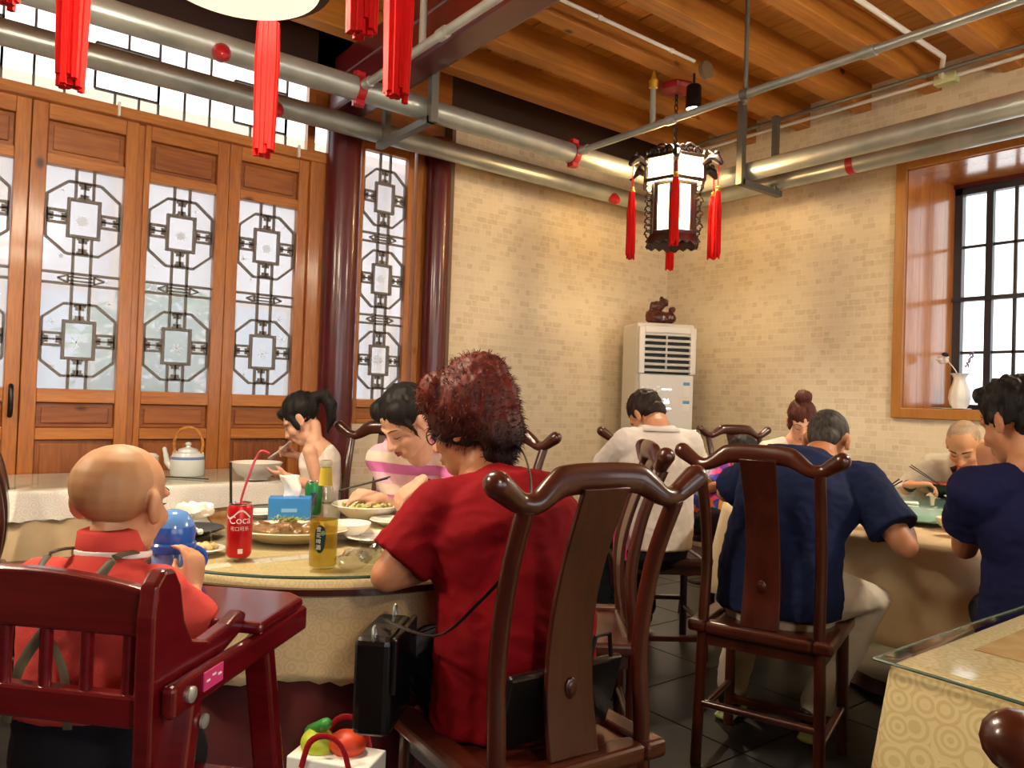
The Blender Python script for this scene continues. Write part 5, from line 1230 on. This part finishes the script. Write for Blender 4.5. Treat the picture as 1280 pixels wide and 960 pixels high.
MB().box((0, -.038, .04), (.05, .001, .012)).build('print', mat('pale_blue_print', '#7db4e0', .5), t, False)
ti = MB(); ti.grid(lambda u, v: ((u-.5)*.05*(1+.3*v)+.006*sin(v*5), .012*sin(u*7+v*3)*(.3+v), .078+v*.075), 10, 10); ti.build('tissue', tis, t, True, ang=0, solid=.001)
p = at1(391, 644); t = thing('drink_can', 'green soft drink can behind the blue tissue box', 'can', p)
MB().lathe([(.024, .004), (.03, .012), (.03, .105), (.025, .116)], 28).build('body', mat('green_can', '#1f7a45', .3, .3), t); MB().lathe([(0, .0), (.024, 0), (.024, .004), (0, .004)], 24).build('base', tin, t); MB().lathe([(.025, .115), (.026, .119), (.024, .119), (.023, .116), (0, .116)], 28).build('lid', tin, t)
MB().box((0, 0, 0), (.02, .0008, .045), Matrix.Rotation(camang(p)-pi/2, 4, 'Z') @ TR((0, .0302, .06))).build('label_mark', mat('navy_print', '#22304a', .5), t, False)
o = dish('plate', 'black oval dish of used tissues left of the tumbler', at1(236, 668), .10, .018, M['black']); 
crumple('crumpled_tissue', 'heap of crumpled white tissues at the far left of the near table', at1(240, 655)+V((0, 0, .018)), .06, tis, 5, .45)
crumple('crumpled_tissue', 'small crumpled tissue beside the tissue heap', at1(207, 655), .035, tis, 11, .5)
o = MB().rtube(cat_spline([tuple(at1(222, 660)+U*.03), tuple(at1(240, 670)+U*.028), tuple(at1(250, 678)+U*.03)], 4), [.004]*8+[.009], 8).build('spoon', porc); tag(o, 'white spoon lying on the black dish', 'spoon')
t = thing('side_plate', 'small plate of leftover scraps near the baby', 'plate', at1(255, 690)); MB().lathe(plate_prof(.055, .01), 30).build('dish', porc, t)
b = MB(); [b.ell((rnd.uniform(-.025, .025), rnd.uniform(-.025, .025), .016), (.013, .009, .008), (0, 0, rnd.random()*3), 8, 6) for _ in range(9)]; b.build('scraps', mat('food_scraps', '#d8c490', .6, c2='#b89a60', nscale=40), t)
def sticks(label, a, b_, gap=.006, m=None, r=.0028):
    t = thing('chopsticks', label, 'chopsticks', a); d = b_-a; sd = d.cross(U).normalized()
    for s_ in (-1, 1): MB().tube([sd*s_*gap*.3+U*s_*gap*.2, d+sd*s_*gap+U*s_*gap*.6], [r*.6, r], 8).build('stick', m or M['black'], t)
sticks('dark chopsticks in the hand of the woman in pink', px(424, 613, 2.56), px(486, 597, 2.74))
sticks('black chopsticks held by the balding man', px(1176, 607, 3.62), px(1138, 582, 3.76))
sticks('black chopsticks held by the man in the navy polo', px(1104, 614, 2.98), px(1126, 600, 2.88))
# wrist band, glasses, straps
_, H, sp_, ra_, lo_, arms = p_pink; a, e, w_, _, _ = arms['L']; c_ = e.lerp(w_, .86); d_ = (w_-e).normalized()
o = MB().tube([c_-d_*.006, c_+d_*.006], .029, 18).build('wrist_watch', mat('dark_strap', '#2a2018', .4), p_pink[0])
_, H, *_r2 = p_red
b = MB()
for s_ in (-1, 1): b.tube([H @ V((s_*.033+.022*cos(q), .098-abs(.02*cos(q))*.3, -.004+.017*sin(q))) for q in [2*pi*i/16 for i in range(16)]], .0018, 6, closed=True); b.tube([H @ V((s_*.055, .092, 0)), H @ V((s_*.079, .05, .002)), H @ V((s_*.081, -.01, .0))], .0016, 6)
b.build('eyeglasses', M['black'], p_red[0])
# suspenders of the baby
tb, H, sp_, ra_, lo_, arms = p_baby; sus = mat('striped_strap', '#2f2c24', .6, c2='#6d6650', nscale=3)
def back(x, z):
    p_ = [v for v in sp_]; q = min(range(len(sp_)), key=lambda i: abs(sp_[i].z-z)); rx_, ry_ = ra_[q]; rx_ += .02; ry_ += .022
    return V((x, sp_[q].y-ry_*math.sqrt(max(0, 1-(x/rx_)**2))-.004, z))
z3 = sp_[-1].z
for s_ in (-1, 1):
    pts = [V((s_*.052, .03, z3+.006)), V((s_*.055, -.02, z3+.008)), V((s_*.05, -.055, z3-.02)), V((s_*.02, -.087, z3-.06)), V((-s_*.035, -.095, z3-.14)), V((-s_*.05, -.1, z3-.22))]
    MB().tube(cat_spline([tuple(v) for v in pts], 4), (.008, .0025), 8, up=(0, 1, .3)).build('suspender', sus, tb)
c_ = p_baby[2][-1]
MB().tube([c_+V((.058*cos(a), .054*sin(a), -.003-.006*sin(a))) for a in [2*pi*i/24 for i in range(24)]], (.003, .0055), 8, closed=True, up=(0, 0, 1)).build('collar_stripe', M['paper'], tb)
# blue sippy bottle
p = px(214, 722, 1.47); t = thing('baby_bottle', 'blue plastic baby bottle held by the baby', 'bottle', p); bl = mat('blue_plastic', '#2a62c0', .2, coat=.4); blt = mat('pale_blue_plastic', '#5e94dc', .15, coat=.5)
MB().lathe([(0, 0), (.03, 0), (.036, .006), (.036, .05), (.034, .056)], 28).build('body', blt, t); MB().lathe([(.036, .05), (.042, .052), (.043, .066), (.04, .07), (0, .07)], 28).build('collar', bl, t)
MB().lathe([(.038, .068), (.041, .085), (.036, .108), (.024, .124), (.01, .13), (0, .131)], 28).build('lid', blt, t)
o = MB().lathe([(.0385, .070), (.042, .086), (.0385, .1)], 28).build('band', bl, t)
MB().tube([V((.042*cos(q), .0, .03+.028*sin(q)))+V((.02, 0, 0)) for q in [-1.3+2.6*i/10 for i in range(11)]], .006, 8).build('handle', bl, t)
# ================================================================ table by the doors
ZT2 = .7592
p = onZ(234, 594, ZT2); t = thing('teapot', 'white porcelain teapot with blue bands and a cane handle', 'teapot', p, rz(0))
MB().lathe([(0, 0), (.078, 0), (.082, .006), (.08, .09), (.072, .112), (.05, .12), (0, .122)], 40).build('body', porc_blue, t)
MB().lathe([(0, .118), (.05, .119), (.045, .132), (.012, .142), (.010, .148), (.016, .156), (.012, .166), (0, .168)], 30).build('lid', porc_blue, t)
MB().lathe([(.0805, .082), (.0812, .084), (.0810, .094), (.0798, .096)], 40).build('blue_band', mat('cobalt_band', '#6a7fae', .25), t)
MB().rtube(cat_spline([(-.07, 0, .035), (-.1, 0, .06), (-.112, 0, .1), (-.12, 0, .128)], 4), [.02]*3+[.016]*3+[.013]*3+[.011]*4, 12).build('spout', porc_blue, t)
cane = mat('cane', '#c98a3a', .5, c2='#9a5f20', nscale=60)
MB().rtube(cat_spline([(-.066, 0, .11), (-.072, 0, .17), (-.045, 0, .225), (0, 0, .24), (.045, 0, .225), (.072, 0, .17), (.066, 0, .11)], 5), .0075, 10).build('handle', cane, t)
for s_ in (-1, 1): MB().tube([(s_*.066+.01*cos(q), 0, .108+.012*sin(q)) for q in [2*pi*i/10 for i in range(10)]], .004, 6, closed=True).build('lug', porc_blue, t)
p = onZ(320, 599, ZT2); o = dish('bowl', 'large white bowl in front of the little girl', p, .125, .085)
sa, sb = px(338, 573, 3.62), px(363, 552, 3.56)
o = MB().rtube(cat_spline([tuple(sa), tuple(sa.lerp(sb, .25)), tuple(sa.lerp(sb, .6)), tuple(sb)], 4), [(.016, .006)]*3+[(.014, .006)]*2+[(.007, .005)]*8, 10, up=(0, 0, 1)).build('spoon', porc); tag(o, 'white soup spoon in the hand of the little girl', 'spoon')
p = onZ(186, 590, ZT2); t = thing('porcelain_jar', 'small white lidded jar left of the teapot', 'jar', p); MB().lathe([(0, 0), (.036, 0), (.044, .02), (.044, .07), (.04, .078)], 28).build('body', porc, t); MB().lathe([(.044, .076), (.046, .082), (.03, .096), (0, .1)], 28).build('lid', porc, t)
o = MB().tube([onZ(207, 597, ZT2)+U*.004, onZ(261, 600, ZT2)+U*.004], .003, 8).build('chopstick', M['black']); tag(o, 'single dark chopstick lying in front of the teapot', 'chopstick')
# ================================================================ right-hand table
ZT3 = .7505
dish('bowl', 'pale yellow bowl at the near rim of the right-hand table', onZ(1191, 664, ZT3), .06, .05, mat('cream_bowl', '#d8cfae', .2, coat=.3))
p = onZ(1186, 622, .779); t = thing('soup_bowl', 'black soup bowl with a red inside in front of the balding man', 'bowl', p); MB().lathe([(0, 0), (.06, 0), (.08, .02), (.112, .06), (.115, .068), (.11, .068), (.1, .055)], 36).build('shell', M['black'], t); MB().lathe([(0, .02), (.075, .024), (.108, .062), (.113, .0695), (.1, .066)], 36).build('lining', mat('red_lacquer_lining', '#a01c1c', .25, coat=.4), t)
dish('plate', 'white plate on the teal turntable', onZ(1203, 626, .779), .08, .018)
dish('plate', 'small white dish near the right edge of the turntable', onZ(1240, 640, .779), .06, .014)
p = onZ(1098, 620, .779); t = thing('porcelain_jar', 'white jar with a lid on the turntable beside the navy man', 'jar', p); MB().lathe([(0, 0), (.04, 0), (.048, .02), (.048, .08), (.04, .09)], 28).build('body', porc_blue, t); MB().lathe([(.042, .088), (.046, .094), (.02, .11), (.012, .12), (0, .122)], 28).build('lid', porc_blue, t)
o = MB().rtube([onZ(1126, 629, .779)+U*.006, onZ(1146, 631, .779)+U*.006], [.004, .009], 8).build('spoon', porc); tag(o, 'white spoon lying on the teal turntable', 'spoon')
o = MB().lathe(bowl_prof(.055, .05), 30).build('bowl', porc); o.location = px(1244, 572, 2.58); o.rotation_euler = (.35, .2, 0); tag(o, 'white bowl lifted by the man in the indigo T-shirt', 'bowl')
# dark tie of the balding man
_, H, sp_, ra_, lo_, arms = p_bald
MB().tube(cat_spline([tuple(sp_[-1]+V((.05, .05, -.01))), tuple(sp_[-2]+V((.045, .135, 0))), tuple(sp_[-3]+V((.04, .158, 0))), tuple(sp_[-4]+V((.035, .15, 0)))], 4), (.022, .005), 8, up=(0, 1, 0)).build('shoulder_strap', M['black'], p_bald[0])
MB().tube([arms['R'][1].lerp(arms['R'][2], .93), arms['R'][1].lerp(arms['R'][2], .99)], .031, 16).build('wrist_watch', M['black'], p_bald[0])
# ================================================================ window sill
vz = WZ0; q = onX(1199, 508, 5.52)
t = thing('vase', 'white fluted vase with two sprigs on the window sill', 'vase', (5.52, q.y, vz+.008)); vw = mat('white_ceramic', '#e6e4e2', .3)
MB().lathe([(0, 0), (.04, 0), (.058, .03), (.066, .07), (.06, .12), (.042, .17), (.036, .2), (.044, .222), (.058, .236), (.052, .236), (.036, .215), (.03, .2)], 48, wob=lambda a, i: .035*sin(8*a)*(1 if i < 8 else 2.4)).build('body', vw, t)
st_ = mat('pale_stem', '#d8d4c8', .6)
f1 = MB().tube(cat_spline([(0, 0, .15), (0, .02, .24), (0, .07, .31), (0, .1, .335)], 4), .004, 8).build('flower_stem', st_, t)
b = MB(); [b.ell((0, .11+.022*cos(k*1.26), .335+.018*sin(k*1.26)), (.012, .022, .018), (0, 0, 0), 10, 6) for k in range(5)]; b.build('white_petals', vw, f1); b = MB(); b.ell((-.01, .09, .365), (.012, .026, .014), (.3, 0, 0)); b.build('dark_petal', mat('dark_petal', '#2a2028', .6), f1)
f2 = MB().tube(cat_spline([(0, 0, .15), (0, -.03, .25), (0, -.055, .33)], 4), .003, 8).build('flower_stem', st_, t)
b = MB(); [b.ell((rnd.uniform(-.012, .012), -.045-.03*k/24+rnd.uniform(-.014, .014), .28+.1*k/24), (.006, .006, .007), nu=8, nv=6) for k in range(24)]; b.build('lavender_florets', mat('lavender', '#7d76a8', .7), f2)
o = MB().lathe([(0, 0), (.09, 0), (.12, .006), (.118, .009), (0, .006)], 40).build('saucer', porc); o.location = (5.47, q.y+.03, vz); tag(o, 'flat white dish under the vase on the window sill', 'dish')
o = MB().lathe([(0, 0), (.025, 0), (.032, .02), (.036, .06), (.034, .06), (.03, .02), (0, .005)], 24).build('glass_cup', M['drinkglass']); q2 = onX(1227, 506, 5.52); o.location = (5.52, q2.y-.03, vz); tag(o, 'small clear glass cup right of the vase on the sill', 'glass')
# ================================================================ bags
leather = mat('black_leather', '#0c0b0c', .3, coat=.35, bump=.15, bscale=120)
bp = P(-.262, 1.70, SH+.002); t = thing('handbag', 'black leather shoulder bag on the seat beside the woman in red', 'handbag', bp, rz(-84))
MB().box((0, 0, .105), (.19, .085, .21)).build('body', leather, t, False, .018, seg=3); MB().box((0, -.046, .15), (.186, .012, .12)).build('flap', leather, t, False, .005, seg=2)
for s_ in (-1, 1): MB().tube([(s_*.085+.012*cos(q), 0, .215+.016*sin(q)) for q in [2*pi*i/12 for i in range(12)]], .003, 6, closed=True).build('ring', M['steel'], t)
Tm = (Matrix.Translation(bp) @ Matrix.Rotation(rz(-84), 4, 'Z')).inverted()
tr_, Hr, spr, rar, lor, ar = p_red; Mr = (Matrix.Translation(P(.03, 1.78)) @ Matrix.Rotation(rz(-35), 4, 'Z'))
def onback(x, z, off=.03):
    q = min(range(len(spr)), key=lambda i: abs(spr[i].z-z)); rx_, ry_ = rar[q]; rx_ += off; ry_ += off
    zz = z; i = q; return Mr @ V((x, spr[q].y-ry_*math.sqrt(max(0, 1-(x/rx_)**2)), zz))
sv = [bp+V((0, 0, .22)), px(545, 795, 1.52), px(600, 752, 1.46), px(640, 705, 1.47), px(660, 655, 1.5), px(664, 610, 1.55), px(658, 575, 1.66), px(648, 560, 1.82), px(630, 562, 2.0), P(.0, 1.98, .9), P(-.06, 1.85, .72), P(-.2, 1.74, .66), bp+V((0, 0, .2))]
MB().tube([Tm @ V(v) for v in cat_spline([tuple(v) for v in sv], 5)], (.0065, .0022), 8).build('strap', leather, t)
cl = P(.125, 1.665, SH+.004)
t = thing('laptop_sleeve', 'flat black bag leaning on the seat behind the woman in red', 'bag', cl, rz(-35)); b = MB()
Mx = TR((-.02, .0, 0), (.30, 0, 0)); MB().box((0, 0, .085), (.30, .02, .17), Mx).build('body', leather, t, False, .006)
for k in range(3): MB().rtube([Mx @ V((-.05, -.0105, .10+k*.009)), Mx @ V((-.038, -.0105, .104+k*.009)), Mx @ V((-.028, -.0105, .10+k*.009))], .0022, 6).build('gold_mark', mat('copper_mark', '#8a4a30', .4), t)
MB().tube([Mx @ V(v) for v in ((.06, 0, .17), (.07, .01, .22), (.11, .01, .22), (.12, 0, .17))], .005, 8).build('handle', leather, t)
p = onZ(425, 1010, .0); p = P(-.37, 1.76, 0); t = thing('gift_bag', 'white paper bag with red ribbons and toys on the floor', 'bag', p, rz(15))
gp = MB(); gp.box((0, 0, .19), (.20, .10, .38)); gp.build('body', M['paper'], t, False, .004)
for s_ in (-1, 1): MB().tube(cat_spline([(-.06, s_*.052, 0.360), (-.04, s_*.055, 0.420), (.0, s_*.055, 0.440), (.04, s_*.055, 0.420), (.06, s_*.052, 0.360)], 4), (.007, .002), 8).build('ribbon', M['redpaint'], t)
b = MB(); b.ell((-.05, 0, 0.395), (.04, .035, .035)); b.build('toy', mat('yellow_green_toy', '#b8c832', 0.450), t); b = MB(); b.ell((.02, .01, 0.400), (.045, .035, .03)); b.build('toy', mat('orange_red_toy', '#d8451e', 0.450), t); b = MB(); b.rtube([(-.08, .02, 0.410), (-.02, -.02, 0.450)], .014, 10); b.build('toy', mat('green_toy', '#3a8a3a', 0.450), t); b = MB(); [b.rtube([(.05, -.045, 0.350+.02*k), (.09, -.052, .345-.01*k)], .012, 8) for k in range(2)]; b.build('bow', mat('pink_ribbon', '#e6a0a0', 0.450), t)
p = P(.52, 3.52, SH+.001); t = thing('water_bottle', 'pink bottle standing on the chair beside the man in white', 'bottle', p); MB().lathe([(0, 0), (.03, 0), (.032, .006), (.032, .12), (.02, .14)], 24).build('body', mat('pink_plastic', '#d82a70', .3), t); MB().lathe([(.02, .138), (.022, .14), (.022, .165), (0, .168)], 20).build('cap', M['paper'], t)
# ================================================================ outside
og = mat('pale_paving', '#d8d4ce', .8)
o = MB().box((1.5, 8.6, -.12), (16, 7.4, .1)).build('courtyard_paving', og, None, False); struct(o)
o = MB().box((9.2, 1.5, -.12), (6.2, 14, .1)).build('lane_paving', og, None, False); struct(o)
t = thing('courtyard_house', 'pale house front across the courtyard seen through the door panes', 'building', (1.2, 10.2, 0))
fw_ = mat('pale_render', '#e6e0e0', .8); MB().box((0, .4, 2.2), (11, .6, 4.6)).build('wall', fw_, t, False)
ex = mat('pale_timber', '#cdb49c', .7); gl_ = mat('dim_pane', '#b9bfca', .3)
for k in range(-4, 5):
    x = k*1.2; w2 = MB().box((x, .06, 1.6), (.8, .06, 1.5)).build('window', ex, t, False); MB().box((x, .02, 1.6), (.68, .03, 1.38)).build('pane', gl_, w2, False)
    MB().box((x+.6, -.1, 2.2), (.14, .14, 4.5)).build('post', ex, t, False)
MB().box((0, -.25, 4.3), (11.4, 1.4, .14)).build('eaves', ex, t, False)
leaf = mat('bamboo_leaf', '#5f9a3c', .5, c2='#9cc85a', nscale=3)
def bush(x, y, h, r, n, label, seed):
    rr = random.Random(seed); t = thing('shrub', label, 'shrub', (x, y, -.07)); s_ = MB(); f = MB()
    for k in range(7): a = rr.random()*6.3; s_.tube([(cos(a)*.05, sin(a)*.05, 0), (cos(a)*r*.5, sin(a)*r*.5, h*.5), (cos(a)*r*.6, sin(a)*r*.6, h*.95)], [.012, .009, .004], 6)
    s_.build('stem', mat('green_stem', '#5a6a35', .7), t)
    for k in range(n):
        z = h*rr.uniform(.2, 1.05); a = rr.random()*6.3; q = r*math.sqrt(rr.random()); c_ = V((q*cos(a), q*sin(a), z)); d_ = V((rr.uniform(-1, 1), rr.uniform(-1, 1), rr.uniform(-.7, .3))).normalized(); L_ = rr.uniform(.1, .2); sd = d_.cross(V((rr.random(), rr.random(), 1))).normalized()*L_*.16
        kk = len(f.v); f.v += [tuple(c_), tuple(c_+d_*L_*.45+sd), tuple(c_+d_*L_), tuple(c_+d_*L_*.45-sd)]; f.f.append((kk, kk+1, kk+2, kk+3))
    fo = f.build('foliage', leaf, t, False); fo['kind'] = 'stuff'
bush(1.3, 5.6, 1.85, .32, 1100, 'leafy green shrub behind the middle door pane', 2)
bush(1.02, 5.9, 1.7, .22, 500, 'smaller green shrub behind the left door pane', 4)
